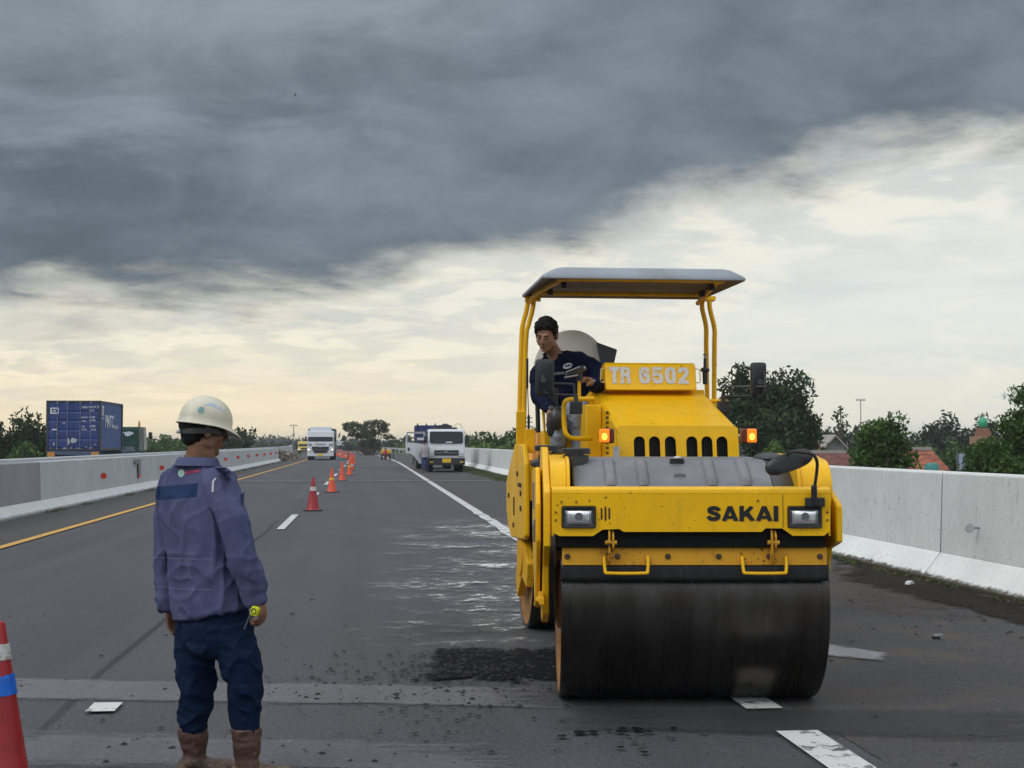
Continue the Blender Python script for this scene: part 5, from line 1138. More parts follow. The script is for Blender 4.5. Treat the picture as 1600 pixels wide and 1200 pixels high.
# hard hat
m, t, b = node_mat('helmet_cream'); oc = t.new('ShaderNodeTexCoord').outputs['Object']
c = t.mix(t.ss(t.noise(oc, 9, 6, .65), .3, .7), (0.56, 0.53, 0.40), (0.66, 0.63, 0.50)); c = t.mix(t.mul(t.ss(t.noise(oc, 26, 7, .7), .60, .68), .55), c, (0.34, 0.28, 0.17))
t.put(b.inputs['Base Color'], c); b.inputs['Roughness'].default_value = .42; HELM = m
hc = w(321, 663, -.01); MHe = Rz(-R(56)) @ Matrix.Rotation(-R(9), 3, 'X'); g = []
for j in range(17):
    row = []
    for k in range(49):
        a = 2 * math.pi * k / 48; fr = max(0, math.cos(a)); Rx, Ry = .101, .122
        if j <= 12:
            u = j / 12 * math.pi / 2; r = math.sin(u) ** .92; z = .122 * math.cos(u) ** .82 if j < 12 else 0.0; p = Vector((Rx * r * math.sin(a), Ry * r * math.cos(a), z))
            p.z += .006 * math.exp(-(p.x / .022) ** 2) * (1 - j / 12)
        else:
            q_ = (j - 12) / 4; e = .007 + .046 * fr ** 2.2 + .004 * (1 - fr)
            p = Vector(((Rx + e * q_ * .6) * math.sin(a), (Ry + e * q_) * math.cos(a), -.006 * q_ - .030 * q_ * fr ** 2 - .003 * q_ * q_))
        row.append(hc + MHe @ p)
    g.append(row)
mb = MB(); mb.sheet(g); he = mb.build('hard_hat', HELM, worker, smooth=60, fix=False); hmesh = he.data.copy()
so = he.modifiers.new('s', 'SOLIDIFY'); so.thickness = .004; so.offset = -1
mb = MB()
for k in range(40):
    pass
ring = [[hc + MHe @ Vector(((.083 + dr) * math.sin(a), (.099 + dr) * math.cos(a) - .006, -.030 + dz_ - .018 * max(0, -math.cos(a)))) for dr, dz_ in ((0, .012), (.003, .012), (.003, -.012), (0, -.012))] for a in [2 * math.pi * k / 40 for k in range(41)]]
mb.rings(ring, cap=False); mb.build('headband', BLK, he, smooth=40)
MB().ell(hc + MHe @ Vector((0, -.120, -.052)), (.010, .010, .010)).build('ratchet_knob', mat('knob_white', (.6, .6, .58), .4), he)
c = w(298.5, 639, -.3); mb = MB(); disc2(mb, c, .0165); project(mb, hmesh, (0, 1, 0), .0012); mb.build('helmet_badge', mat('decal_white', (.55, .62, .60), .4), he, fix=False, smooth=0)
mb = MB(); gear(mb, c, .015, Matrix.Identity(3), r0=.66); project(mb, hmesh, (0, 1, 0), .0022); mb.build('helmet_gear', mat('decal_green', (.03, .24, .20), .4), he, fix=False, smooth=0)
mb = MB(); cen = [(302, 631), (309, 629), (317, 631), (325, 635), (331, 640)]; hw_ = [1.2, 2.4, 3.2, 3.2, 1.6]
mb.sheet([[w(a + h_ * .5, b_ - h_ * .8, -.3), w(a, b_, -.3), w(a - h_ * .5, b_ + h_ * .8, -.3)] for (a, b_), h_ in zip(cen, hw_)]); project(mb, hmesh, (0, 1, 0), .0012); mb.build('helmet_stripe', mat('decal_blue', (.42, .47, .60), .45, dirt=(.6, .57, .45), damt=.8, dscale=30), he, fix=False)
# tape measure in the right hand: a top-level thing it holds
tp = empty('tape_measure', WR + w(401, 953, -.17)); Mt_ = Rz(R(-20)) @ Matrix.Rotation(R(18), 3, 'Y')
mb = MB(); rs = [[Mt_ @ Vector((a, yy, b_)) for a, b_ in rrect(-.026 * s_, .026 * s_, -.030 * s_, .030 * s_, .014)] for yy, s_ in ((-.017, .88), (-.013, 1), (.013, 1), (.017, .88))]
mb.rings(rs); mb.build('case', mat('tape_yellow', (.62, .68, .02), .4), tp, smooth=40)
mb = MB(); mb.tube([Mt_ @ Vector((a, -.019, b_)) for a, b_ in arc(0, 0, .017, 0, 350, 14)], .003, 6); mb.build('rim', BLK, tp)
mb = MB(); mb.box(-.004, .004, -.001, .001, -.105, 0, Matrix.Translation(Mt_ @ Vector((-.022, -.01, -.025))) @ Matrix.Rotation(R(22), 4, 'Y')); mb.build('blade', mat('blade_grey', (.14, .15, .17), .4, .6), tp, smooth=0)
tp.scale = (.68, .68, .68); tag(tp, 'small yellow tape measure held in the right hand of the man with the hard hat', 'tape measure')

# ---- operator ------------------------------------------------------------------
OD = 10.85; OR = q(893, 650, 11.1) + RO; OR.z = 1.62; oper = empty('person', OR)
tag(oper, 'black-haired man in a navy shirt leaning down from the roller seat', 'person')
def o_(px, py, D_): return P(px, py, D_) - OR
OHC = o_(854, 523, 10.72); MO = Matrix.Rotation(R(5), 3, 'Y') @ Rz(R(180 - 18)) @ Matrix.Rotation(-R(24), 3, 'X')
body = MB(); head_shapes(body, OHC, MO, 1.02)
NK = o_(868, 558, 10.93); body.tube([OHC + MO @ Vector((0, -.02, -.06)), o_(863, 546, 10.88), NK], [.054, .055, .068], 14)
MTo = Matrix.Rotation(R(12), 3, 'Y') @ Rz(R(6))
tc_ = [(905, 655, 11.1, .13, .10), (899, 625, 11.08, .13, .10), (888, 592, 11.02, .15, .10), (882, 570, 10.98, .15, .085), (872, 558, 10.95, .07, .06)]
body.rings([ering(o_(a, b_, d), r1, r2, MTo) for a, b_, d, r1, r2 in tc_])
oSL, oEL, oWL = o_(927, 576, 10.98), o_(940, 604, 10.82), o_(921, 596, 10.46)
oSR, oER, oWR = o_(843, 584, 10.96), o_(843, 620, 10.88), o_(862, 640, 10.62)
body.tube([oSL, oEL, oWL], [.05, .042, .03], 12); body.tube([oSR, oER, oWR], [.05, .042, .03], 12)
hand_shapes(body, oWL, (o_(904, 585, 10.34) - oWL), Vector((-.2, -.3, -1)), .95, curl=.55, thumb_side=1); hand_shapes(body, oWR, Vector((.3, -.6, -.5)), Vector((0, -.2, -1)), .95, curl=.4, thumb_side=-1)
oH1, oK1, oF1 = o_(912, 660, 11.0), o_(901, 634, 10.60), o_(910, 708, 10.66)
oH2, oK2, oF2 = o_(892, 662, 11.0), o_(881, 648, 10.80), o_(876, 716, 10.85)
for a, b_, c_ in ((oH1, oK1, oF1), (oH2, oK2, oF2)): body.tube([a, b_, c_], [.07, .05, .035], 12)
link_mesh('body', baked(body, .0045, 3), SKIN2, oper); face_bits(OHC, MO, 1.02, oper)
mb = MB()
for c, r_ in [((0, -.028, .045), (.084, .100, .080)), ((0, -.055, -.01), (.074, .062, .07)), ((.030, .045, .098), (.045, .045, .030)), ((-.030, .050, .092), (.042, .042, .030)), ((.072, .005, .045), (.018, .045, .042)), ((-.072, .005, .045), (.018, .045, .042)), ((.0, .0, .115), (.06, .07, .03)), ((.045, .068, .082), (.030, .022, .022)), ((-.015, .072, .085), (.038, .020, .020))]: mb.ell(OHC + MO @ Vector(c), r_, MO)
link_mesh('hair', baked(mb, .0045, 2), HAIR, oper, displace=lambda co, n: .007 * mnoise.noise(co * 38) + .003 * mnoise.noise(co * 110))
NAVY = mat('navy_shirt', (0.009, 0.012, 0.036), .9, spec=.1, var=.3, vscale=8, bump=.6, bscale=26, stretch=(1, 1, .6))
mb = MB(); mb.rings([ering(o_(a, b_, d), r1, r2, MTo) for a, b_, d, r1, r2 in [(906, 668, 11.1, .19, .145), (902, 640, 11.08, .185, .14), (894, 610, 11.05, .19, .135), (887, 585, 11.0, .205, .125), (883, 570, 10.98, .19, .11), (876, 560, 10.96, .12, .095), (868, 552, 10.93, .075, .075)]])
mb.tube([o_(905, 568, 10.98), oSL, o_(936, 590, 10.92), oEL, o_(930, 601, 10.6), o_(923, 597, 10.50)], [.075, .074, .066, .062, .055, .046], 16, smooth=4)
mb.tube([o_(874, 560, 10.95), o_(905, 563, 10.97), oSL], [.06, .072, .07], 14); mb.tube([o_(872, 562, 10.95), o_(855, 572, 10.96), oSR], [.06, .07, .068], 14)
mb.tube([o_(862, 572, 10.97), oSR, o_(842, 603, 10.92), oER, o_(856, 635, 10.7), o_(861, 640, 10.63)], [.072, .072, .064, .060, .052, .046], 16, smooth=4)
f2 = cloth_fn((7, 7, 9), .010, .4, .006); om = baked(mb, .0075, 4); osn = link_mesh('shirt', om, NAVY, oper, displace=f2)
mb = MB(); NB = mat('collar_blue', (.06, .11, .20), .8)
for pts in ([(852, 551), (862, 559), (861, 566), (852, 560)], ):
    p4 = [o_(a, b_, 10.5) for a, b_ in pts]; mb.sheet([[p4[0], p4[1]], [p4[3], p4[2]]])
project(mb, om, (0, 1, 0), .014); mb.build('collar_lining', NB, osn, smooth=0, fix=False)
mb = MB()
for pts in ([(878, 550), (884, 556), (876, 568), (870, 562)], [(848, 553), (853, 549), (861, 566), (855, 572)]):
    p4 = [o_(a, b_, 10.5) for a, b_ in pts]; mb.sheet([[p4[0], p4[1]], [p4[3], p4[2]]])
project(mb, om, (0, 1, 0), .010); so = mb.build('collar', NAVY, osn, smooth=0, fix=False)
LW = mat('logo_white', (.55, .60, .66), .7); mb = MB(); c = o_(890, 567.5, 10.5)
mb.add([c + Vector((.037 * math.cos(a), 0, .022 * math.sin(a) + .008 * math.cos(a))) for a in [2 * math.pi * k / 20 for k in range(20)]], [tuple(range(20))]); project(mb, om, (0, 1, 0), .012); mb.build('shirt_logo', LW, osn, smooth=0, fix=False)
mb = MB(); mb.tube([c + Vector((-.022, 0, -.008)), c + Vector((-.012, 0, .004)), c + Vector((-.002, 0, -.006)), c + Vector((.006, 0, .008)), c + Vector((.014, 0, -.002)), c + Vector((.024, 0, .012))], .004, 6, smooth=3); mb.v = [tuple(Vector(v) + Vector((0, 0, 0))) for v in mb.v]
project(mb, om, (0, 1, 0), .016); mb.build('logo_mark', NAVY, osn, smooth=0, fix=False)
mb = MB(); p4 = [o_(866, 578, 10.5), o_(884, 577, 10.5), o_(884, 581, 10.5), o_(866, 582.5, 10.5)]; mb.sheet([[p4[0], p4[1]], [p4[3], p4[2]]]); project(mb, om, (0, 1, 0), .012); mb.build('name_tape', mat('tape_grey', (.22, .23, .26), .7, dirt=(.03, .03, .06), damt=.9, dscale=50), osn, smooth=0, fix=False)
mb = MB(); p4 = [o_(921, 592, 10.4), o_(931, 593, 10.4), o_(931, 595, 10.4), o_(921, 594.5, 10.4)]; mb.sheet([[p4[0], p4[1]], [p4[3], p4[2]]]); project(mb, om, (0, 1, 0), .012); mb.build('cuff_stripe', LW, osn, smooth=0, fix=False)
PJ = mat('pale_jeans', (0.27, 0.31, 0.37), .9, var=.2, vscale=7, bump=.5, bscale=24)
mb = MB(); mb.ell(o_(902, 664, 11.08), (.19, .16, .12)); mb.tube([oH1, oK1, o_(904, 668, 10.62), o_(909, 702, 10.66)], [.105, .080, .072, .070], 16, smooth=4); mb.tube([oH2, oK2, o_(872, 680, 10.62), oF2], [.09, .07, .06, .058], 16, smooth=4)
link_mesh('jeans', baked(mb, .008, 4), PJ, oper, displace=cloth_fn((7, 7, 10), .007, .4, .004))
mb = MB()
for p in (oF1, oF2): mb.ell(p + Vector((0, -.06, -.05)), (.048, .12, .045)); mb.ell(p, (.05, .06, .06))
mb.build('shoes', BLK, oper)

# ---- far roadside workers (small in the picture) ---------------------------------
def small_person(loc, rz, top, bottom, label, stride=.1, h=1.65, cat='person'):
    t_ = empty('person', loc, rz); k = h / 1.7; mb = MB(); I = Matrix.Identity(3)
    hc_ = Vector((0, .02, 1.58)) * k; head_shapes(mb, hc_, I, k * .95)
    mb.tube([Vector((0, 0, 1.36)) * k, Vector((0, .01, 1.52)) * k], .055, 10)
    mb.rings([ering(Vector((0, 0, z)) * k, a, b_, I, 16) for z, a, b_ in ((.84, .15, .11), (1.0, .14, .10), (1.25, .18, .11), (1.38, .15, .08), (1.42, .07, .06))])
    for s in (-1, 1):
        mb.tube([Vector((s * .18, 0, 1.34)) * k, Vector((s * .24, -.02, 1.08)) * k, Vector((s * .22, .08, .86)) * k], [.05, .04, .03], 8); hand_shapes(mb, Vector((s * .22, .08, .86)) * k, Vector((0, .1, -1)), Vector((-s, 0, 0)), .95, .5, s)
        mb.tube([Vector((s * .09, 0, .86)) * k, Vector((s * .10, s * stride * .6, .47)) * k, Vector((s * .10, s * stride, .06)) * k], [.085, .06, .045], 10); mb.ell(Vector((s * .10, s * stride + .06, .045)) * k, (.045, .12, .045))
    link_mesh('body', baked(mb, .011, 2), SKIN, t_)
    mb = MB(); mb.rings([ering(Vector((0, 0, z)) * k, a, b_, I, 16) for z, a, b_ in ((.80, .19, .14), (1.0, .17, .13), (1.25, .205, .135), (1.38, .18, .10), (1.43, .08, .07))])
    for s in (-1, 1): mb.tube([Vector((s * .17, 0, 1.34)) * k, Vector((s * .24, -.02, 1.08)) * k, Vector((s * .225, .06, .90)) * k], [.07, .055, .045], 10)
    link_mesh('shirt', baked(mb, .014, 2), top, t_); mb = MB(); mb.ell(Vector((0, 0, .84)) * k, (.17, .13, .13))
    for s in (-1, 1): mb.tube([Vector((s * .09, 0, .84)) * k, Vector((s * .10, s * stride * .6, .47)) * k, Vector((s * .10, s * stride, .10)) * k], [.10, .075, .06], 10)
    link_mesh('trousers', baked(mb, .014, 2), bottom, t_); mb = MB(); mb.ell(hc_ + Vector((0, -.02, .045)) * k, (.086, .10, .08)); mb.build('hair', HAIR, t_)
    tag(t_, label, cat); return t_
PK = mat('shirt_pale', (.35, .33, .36), .8, var=.2); BJ = mat('trousers_blue', (.03, .05, .14), .85, var=.3); DK = mat('trousers_dark', (.05, .045, .04), .85); RD = mat('shirt_red', (.40, .05, .04), .8)
small_person(P(663.5, 738, 71.3) * Vector((1, 1, 0)), R(20), PK, BJ, 'man in blue trousers standing at the open door of the small white truck', .06)
small_person(P(650, 726.5, 95) * Vector((1, 1, 0)), R(120), mat('shirt_brown', (.10, .07, .06), .8), DK, 'man in dark clothes walking behind the open truck door, only his legs in view', .18)
small_person(P(602.5, 718.5, 124) * Vector((1, 1, 0)), R(200), RD, mat('trousers_maroon', (.10, .02, .02), .85), 'man in red crouched beside the little yellow machine far down the road', .12, h=1.0)
# ------------------------------------------------------------------ cones
CRED = mat('cone_red', (0.33, 0.013, 0.017), .45, dirt=(.07, .015, .018), damt=.7, dscale=9, var=.12); CRED2 = mat('cone_orange', (0.66, 0.075, 0.022), .45, dirt=(.2, .03, .02), damt=.35, dscale=8)
CBL = mat('cone_base', (0.02, 0.02, 0.022), .8); CWH = mat('cone_band_white', (.55, .55, .52), .5, dirt=(.2, .15, .1), damt=.7, dscale=30, dlo=.5, dhi=.6); CYL = mat('cone_band_yellow', (.75, .42, .03), .5); TAPE = mat('blue_tape', (.0, .13, .60), .45, var=.15, vscale=20)
def cone(h, body, band=None, bz=(.55, .66)):
    t_ = empty('traffic_cone', (0, 0, 0)); r0, r1 = .145 * h / .75, .026 * h / .75
    rr = lambda f: r0 + (r1 - r0) * f
    MB().lathe([(r0 * 1.12, .022), (r0 * 1.05, .035), (rr(.05), .06), (rr(.55), h * .55), (rr(1), h * .985), (rr(1) * .86, h), (rr(1) * .7, h - .004), (rr(1) * .66, h - .06)], n=32).build('cone_body', body, t_, smooth=50)
    MB().prism(rrect(-r0 * 1.35, r0 * 1.35, -r0 * 1.35, r0 * 1.35, .04), 2, 0, .024).build('base', CBL, t_, bevel=.005)
    if band: MB().lathe([(rr(bz[0]) + .0015, h * bz[0]), (rr(bz[0]) + .003, h * bz[0] + .001), (rr(bz[1]) + .003, h * bz[1] - .001), (rr(bz[1]) + .0015, h * bz[1])], n=32, cap=False).build('band', band, t_)
    return t_
protoA = cone(.75, CRED, CWH, (.60, .72)); protoB = cone(.75, CRED2, CYL, (.50, .60)); protoC = cone(.75, CRED2); protoD = cone(.75, CRED2, CWH, (.30, .48))
used = {}
CN = [(490, 798, protoA, 'red traffic cone with a white band, nearest of the row down the road'), (519, 769, protoB, 'orange red traffic cone with a yellow band, second in the row'), (535, 751, protoC, 'plain orange red traffic cone without a band, third in the row'),
      (546.5, 742.5, protoB, None), (549.5, 735, protoD, None), (551, 729.5, protoC, None), (553, 725.5, protoC, None), (552.5, 722, protoD, None), (549, 719.5, protoC, None), (545, 717.8, protoC, None), (541.5, 716.4, protoD, None), (538, 715.3, protoC, None), (534.5, 714.3, protoC, None), (531, 713.4, protoD, None), (527.5, 712.6, protoC, None), (524, 711.8, protoC, None)]
for k, (px, py, pr, lab) in enumerate(CN):
    x, y = gpt(px, py); c = pr if pr.name not in used else copy_thing(pr, (0, 0, 0)); used[pr.name] = 1
    c.location = (x, y, 0.004); c.rotation_euler = (0, 0, random.uniform(-.4, .4)); c.scale = [random.uniform(.97, 1.03)] * 3
    tag(c, lab or f'small orange traffic cone far along the row, {ordinal(k + 1)} from the viewer', 'traffic cone', 'traffic cones down the road')
c = cone(.76, CRED, CWH, (.80, .885)); c.location = ((3 - 800) / F_PX * 5.83, 5.83, .004)
mb = MB(); r0, r1 = .145 * .76 / .75, .026 * .76 / .75
for j in range(7):
    pass
g = []
for j in range(6):
    f = .615 + .12 * j / 5; row = []
    for i in range(15):
        a = -math.pi * .98 + i / 14 * math.pi * 1.05; rr = r0 + (r1 - r0) * f + .004 + .002 * random.random(); zz = f * .76 + (.012 * mnoise.noise(Vector((i * .7, j * 3, 0))) if j in (0, 5) else 0) + (.012 if (j == 5 and i > 9) else 0) - (.02 if (j == 5 and i > 8) else 0)
        row.append(Vector((rr * math.cos(a), rr * math.sin(a), zz)))
    g.append(row)
mb.sheet(g); mb.build('blue_tape_wrap', TAPE, c, fix=False); tag(c, 'big worn red traffic cone with white band and blue tape at the lower left corner', 'traffic cone', 'traffic cones down the road')

# ------------------------------------------------------------------ vehicles
TW = mat('truck_white', (.62, .65, .68), .3, dirt=(.35, .33, .30), damt=.35, dscale=3, coat=.3); GLS = mat('glass_dark', (.018, .026, .034), .15, spec=.22); TYR = mat('tyre', (.015, .015, .015), .85); PLY = mat('plate_yellow', (.75, .50, .03), .5)
LMP = mat('lamp_clear', (.62, .66, .70), .15, .5); NVY = mat('bed_navy', (.018, .028, .12), .5, var=.3, dirt=(.08, .07, .07), damt=.4, dscale=3); LIT = mat('headlamp_lit', (1, .9, .7), .3, emit=(1, .85, .6), estr=2.5); DGR = mat('chassis_dark', (.025, .025, .028), .7)
def wheel(parent, x, y, r=.38, w_=.22, s=1):
    mb = MB(); mb.lathe([(r * .55, x - w_ / 2), (r * .94, x - w_ / 2), (r, x - w_ / 2 + .03), (r, x + w_ / 2 - .03), (r * .94, x + w_ / 2), (r * .55, x + w_ / 2)], (0, y, r), 28, axis=0, cap=False)
    o = mb.build('wheel', TYR, parent); mb = MB(); mb.lathe([(r * .57, x - w_ / 2 + .02), (r * .3, x - .02), (r * .3, x + .02), (r * .57, x + w_ / 2 - .02)], (0, y, r), 20, axis=0); mb.build('rim', STE, o); return o
def cab_truck(t_, W, zt, z0, D_, ws, gr, hl, col=TW, lean=.28, lit=None, plate=True, sc=1.0, gtrap=False):
    """cab facing -y; ws=(z0,z1) windscreen, gr=(z0,z1,halfwidth) grille, hl=(z0,z1,w)"""
    h = W / 2; pf = [(0, z0), (-.02, ws[0] - .35), (.06, ws[0] - .02), (lean, ws[1] + .04), (lean + .10, zt), (D_, zt), (D_, z0)]
    MB().prism(pf, 0, -h, h).build('cab', col, t_, bevel=.10, seg=4, smooth=40)
    dz = ws[1] - ws[0]; f = lambda z: .06 + (lean - .06) * (z - ws[0] + .02) / (ws[1] + .04 - ws[0] + .02)
    mb = MB(); pts = rrect(-h + .09, h - .09, ws[0], ws[1], .10); mb.add([Vector((a, f(b_) - .012, b_)) for a, b_ in pts], [tuple(range(len(pts)))]); gl = mb.build('windscreen', GLS, t_, smooth=0, fix=False)
    so = gl.modifiers.new('s', 'SOLIDIFY'); so.thickness = .02; so.offset = 0
    mb = MB()
    for s in (-.35, .3): mb.tube([(s, f(ws[0]) - .03, ws[0] - .01), (s + .25, f(ws[0] + .05) - .03, ws[0] + .06), (s + .42, f(ws[0] + .09) - .03, ws[0] + .12)], .012, 6)
    mb.build('wipers', BLK, t_)
    for s in (-1, 1):
        mb = MB(); mb.prism([(f(ws[0]) + .20, ws[0] - .02), (lean + .22, ws[1]), (D_ - .25, ws[1]), (D_ - .25, ws[0] - .02)], 0, s * h, s * (h + .012)); mb.build('side_window', GLS, t_, smooth=0)
    g0, g1, gw = gr; mb = MB(); mb.prism([(-gw * (.72 if gtrap else 1), g0), (gw * (.72 if gtrap else 1), g0), (gw, g0 + (g1 - g0) * .6), (gw, g1), (-gw, g1), (-gw, g0 + (g1 - g0) * .6)], 1, -.05, .0); gro = mb.build('grille', BLK, t_, smooth=0)
    mb = MB(); mb.box(-gw * .9, gw * .9, -.058, -.05, (g0 + g1) / 2 - .01, (g0 + g1) / 2 + .012); mb.tube([(-.09, -.06, g1 - .10), (-.06, -.062, g1 - .05), (-.02, -.062, g1 - .10), (.02, -.062, g1 - .10), (.06, -.062, g1 - .05), (.09, -.06, g1 - .10)], .014, 6); mb.build('badge', CHR, gro)
    for s in (-1, 1):
        a, b_, w_ = hl; mb = MB(); mb.prism([(s * (h - .03), a + .02), (s * (h - .03), b_ - .02), (s * (h - w_ * .8), b_), (s * (h - w_), b_ - .06), (s * (h - w_ * .9), a)], 1, -.045, .03); o = mb.build('headlight', LMP, t_, bevel=.015)
        if lit: MB().ell((s * (h - w_ * .5), -.05, (a + b_) / 2), (.07, .02, .06)).build('lit_bulb', LIT, o)
        mb = MB(); mb.box(s * (h + .12) - .08, s * (h + .12) + .08, -.02, .05, ws[0] + .05, ws[0] + .42); mo = mb.build('wing_mirror', BLK, t_, bevel=.03); MB().tube([(s * (h - .04), .12, ws[1]), (s * (h + .12), .01, ws[0] + .42)], .014, 6).build('mirror_arm', BLK, mo)
def bumper(t_, W, z0, z1, m_=None, plate=None):
    MB().box(-W / 2 + .01, W / 2 - .01, -.09, .12, z0, z1).build('bumper', m_ or DGR, t_, bevel=.03)
    if plate: MB().box(-.22, .22, -.105, -.09, plate, plate + .2).build('number_plate', PLY, t_, bevel=.004)
# small white truck on the shoulder
tr1 = empty('small_truck', P(697.8, 738, 71.7) * Vector((1, 1, 0)), PHI)
cab_truck(tr1, 1.88, 2.20, .62, 1.6, (1.46, 2.08), (.86, 1.13, .62), (.80, 1.04, .40)); bumper(tr1, 1.90, .38, .74, plate=.50)
mb = MB()
for s in (-1, 1): mb.box(s * .76 - .09, s * .76 + .09, -.1, -.088, .50, .56)
mb.build('fog_lamp', PLY, tr1, smooth=0); MB().box(-.05, .30, .055, .06, 1.50, 1.57).build('dash_paper', TW, tr1, smooth=0); MB().prism(rrect(-.85, .85, 1.40, 1.42, .008), 1, -.0, .004).build('panel_crease', mat('crease', (.3, .32, .34), .5), tr1)
for x in (-.78, .78): wheel(tr1, x, .75); wheel(tr1, x, 3.6, w_=.36)
MB().box(-.85, .85, .3, 5.0, .42, .62).build('chassis', DGR, tr1); MB().box(-.95, .95, 1.75, 5.0, .75, 1.05).build('flatbed', mat('flatbed_blue', (.03, .05, .16), .5), tr1, bevel=.02)
mb = MB(); mb.box(-.6, .6, .9, 1.6, 2.2, 2.30); mb.box(-.35, .25, 1.0, 1.5, 2.3, 2.42); mb.ell((.0, 1.2, 2.42), (.2, .2, .08)); mb.build('roof_load', BLK, tr1, bevel=.02)
MB().tube([(.45, 2.0, 2.1), (.55, 2.0, 2.42), (.75, 2.0, 2.50), (.90, 2.0, 2.38), (.93, 2.0, 2.1)], .015, 6, smooth=4).build('roof_hose', mat('hose_grey', (.4, .36, .33), .6), tr1)
Md = Matrix.Translation((-.94, .22, 0)) @ Matrix.Rotation(R(192), 4, 'Z'); door = MB()
bm_pts = [(0, .80), (.10, 1.62), (.16, 2.06), (1.12, 2.06), (1.16, 1.5), (1.16, 1.0), (.86, .95), (.62, .70), (.45, .45), (.05, .45)]
door_o = holed_plate(bm_pts, [[(.20, 1.48), (.22, 1.98), (1.06, 1.98), (1.08, 1.56)]], lambda a, b_: Md @ Vector((a, 0, b_)), .05, 'open_door', TW, tr1, bevel=0)
MB().box(.96, 1.06, -.04, .04, 1.10, 1.26, Md).build('door_handle', BLK, door_o); MB().tube([Md @ Vector((a, 0, b_)) for a, b_ in ((.17, 1.46), (.19, 2.02), (1.09, 2.02), (1.11, 1.54), (.17, 1.46))], .03, 6).build('window_frame', BLK, door_o)
tag(tr1, 'small white flatbed truck with its door open, parked on the right shoulder facing us', 'truck')
# navy tipper behind it
tr2 = empty('dump_truck', P(679, 735, 80) * Vector((1, 1, 0)), PHI); MB().box(-.93, .93, 4.0, 5.4, .62, 2.15).build('cab', TW, tr2, bevel=.1)
for x in (-.8, .8): wheel(tr2, x, 1.0, w_=.36); wheel(tr2, x, 4.6)
MB().box(-.85, .85, .3, 5.4, .42, .62).build('chassis', DGR, tr2); mb = MB(); mb.box(-1.0, 1.0, .05, 3.85, .8, 2.50)
for yy in np.arange(.2, 3.8, .6): mb.box(-1.05, -1.0, yy, yy + .1, .8, 2.5)
for xx in (-1.0, -.5, 0, .5): mb.box(xx, xx + .08, .0, .05, .8, 2.6)
mb.build('tipper_bed', NVY, tr2, bevel=.015); MB().box(-1.0, -.4, -.03, -.002, 1.65, 1.80).build('bed_stripe', mat('stripe_white', (.55, .55, .58), .5), tr2)
tag(tr2, 'navy blue tipper truck standing close behind the small white truck', 'truck')
# white heavy truck in the open lane
tr3 = empty('heavy_truck', P(501, 719, 122) * Vector((1, 1, 0)), PHI); cab_truck(tr3, 2.30, 2.55, .5, 2.0, (1.62, 2.02), (.62, 1.18, .72), (.78, 1.06, .30), lean=.15, lit=True, gtrap=True); bumper(tr3, 2.3, .34, .52, TW, plate=.36)
MB().prism([(.25, 2.4), (.7, 2.86), (1.9, 2.9), (1.9, 2.3)], 0, -.95, .95).build('roof_deflector', mat('deflector_grey', (.42, .46, .50), .4), tr3, bevel=.08)
for x in (-.95, .95): wheel(tr3, x, 1.0, r=.45, w_=.3); wheel(tr3, x, 5.5, r=.45, w_=.5)
MB().box(-.9, .9, .4, 10, .4, .6).build('chassis', DGR, tr3); MB().box(-1.14, 1.16, 2.3, 10, .8, 2.75).build('cargo_box', mat('cargo_dark', (.03, .05, .05), .6), tr3)
mb = MB(); mb.box(-1.10, -.72, -.03, .0, 1.22, 1.45); mb.box(.72, 1.10, -.03, 0, 1.22, 1.45); mb.prism([(-.5, 1.45), (.5, 1.45), (.35, 1.34), (-.35, 1.34)], 1, -.035, -.0); mb.build('nose_trim', mat('trim_grey', (.30, .33, .36), .4), tr3)
tag(tr3, 'white heavy truck with a black grille and lit headlamps coming down the left lane', 'truck')
tr4 = empty('yellow_truck', P(476.5, 707.5, 205) * Vector((1, 1, 0)), PHI); YT = mat('truck_yellow', (.70, .50, .10), .4); cab_truck(tr4, 2.0, 1.72, .35, 1.6, (1.0, 1.35), (.55, .8, .5), (.45, .65, .3), col=YT, lit=True); bumper(tr4, 2, .22, .4)
for x in (-.8, .8): wheel(tr4, x, .8, r=.32); wheel(tr4, x, 3.6, r=.32)
MB().box(-1.0, 1.0, 1.7, 5, .5, 1.5).build('cargo_box', mat('cargo_brown', (.14, .09, .05), .8), tr4); tag(tr4, 'small yellow truck far off behind the white heavy truck', 'truck')
# container lorry on the other carriageway
CX0, CX1 = -15.2, -12.76; CY = 69.0; lor = empty('container_truck', road((CX0 + CX1) / 2, CY, 0), PHI)
HB = mat('container_blue', (.018, .045, .19), .5, var=.15, vscale=1.5, dirt=(.03, .03, .05), damt=.5, dscale=1.8); HBS = mat('container_side', (.045, .095, .25), .5, var=.15, dirt=(.02, .05, .2), damt=.5, dscale=1.5)
TWc = mat('container_white', (.55, .60, .68), .5); FR = mat('container_frame', (.03, .035, .06), .6, var=.3); ORG = mat('marker_orange', (.55, .24, .04), .5); RODm = mat('rod_grey', (.20, .22, .30), .4, .5)
zb, zt = 1.13, 3.52; cont = empty('shipping_container', road((CX0 + CX1) / 2, CY, 0), PHI); h = 1.22
g = []; n = 88                                  # corrugated sides
for s in (-1, 1):
    g = []
    for i in range(n + 1):
        yy = .12 + (5.8) * i / n; c_ = [0, .035, .035, 0][i % 4]; g.append([Vector((s * (h - .01 - c_), yy, zb + .12)), Vector((s * (h - .01 - c_), yy, zt - .08))])
    MB().sheet(g).build('side_wall', HBS, cont, smooth=0, fix=False)
mb = MB()
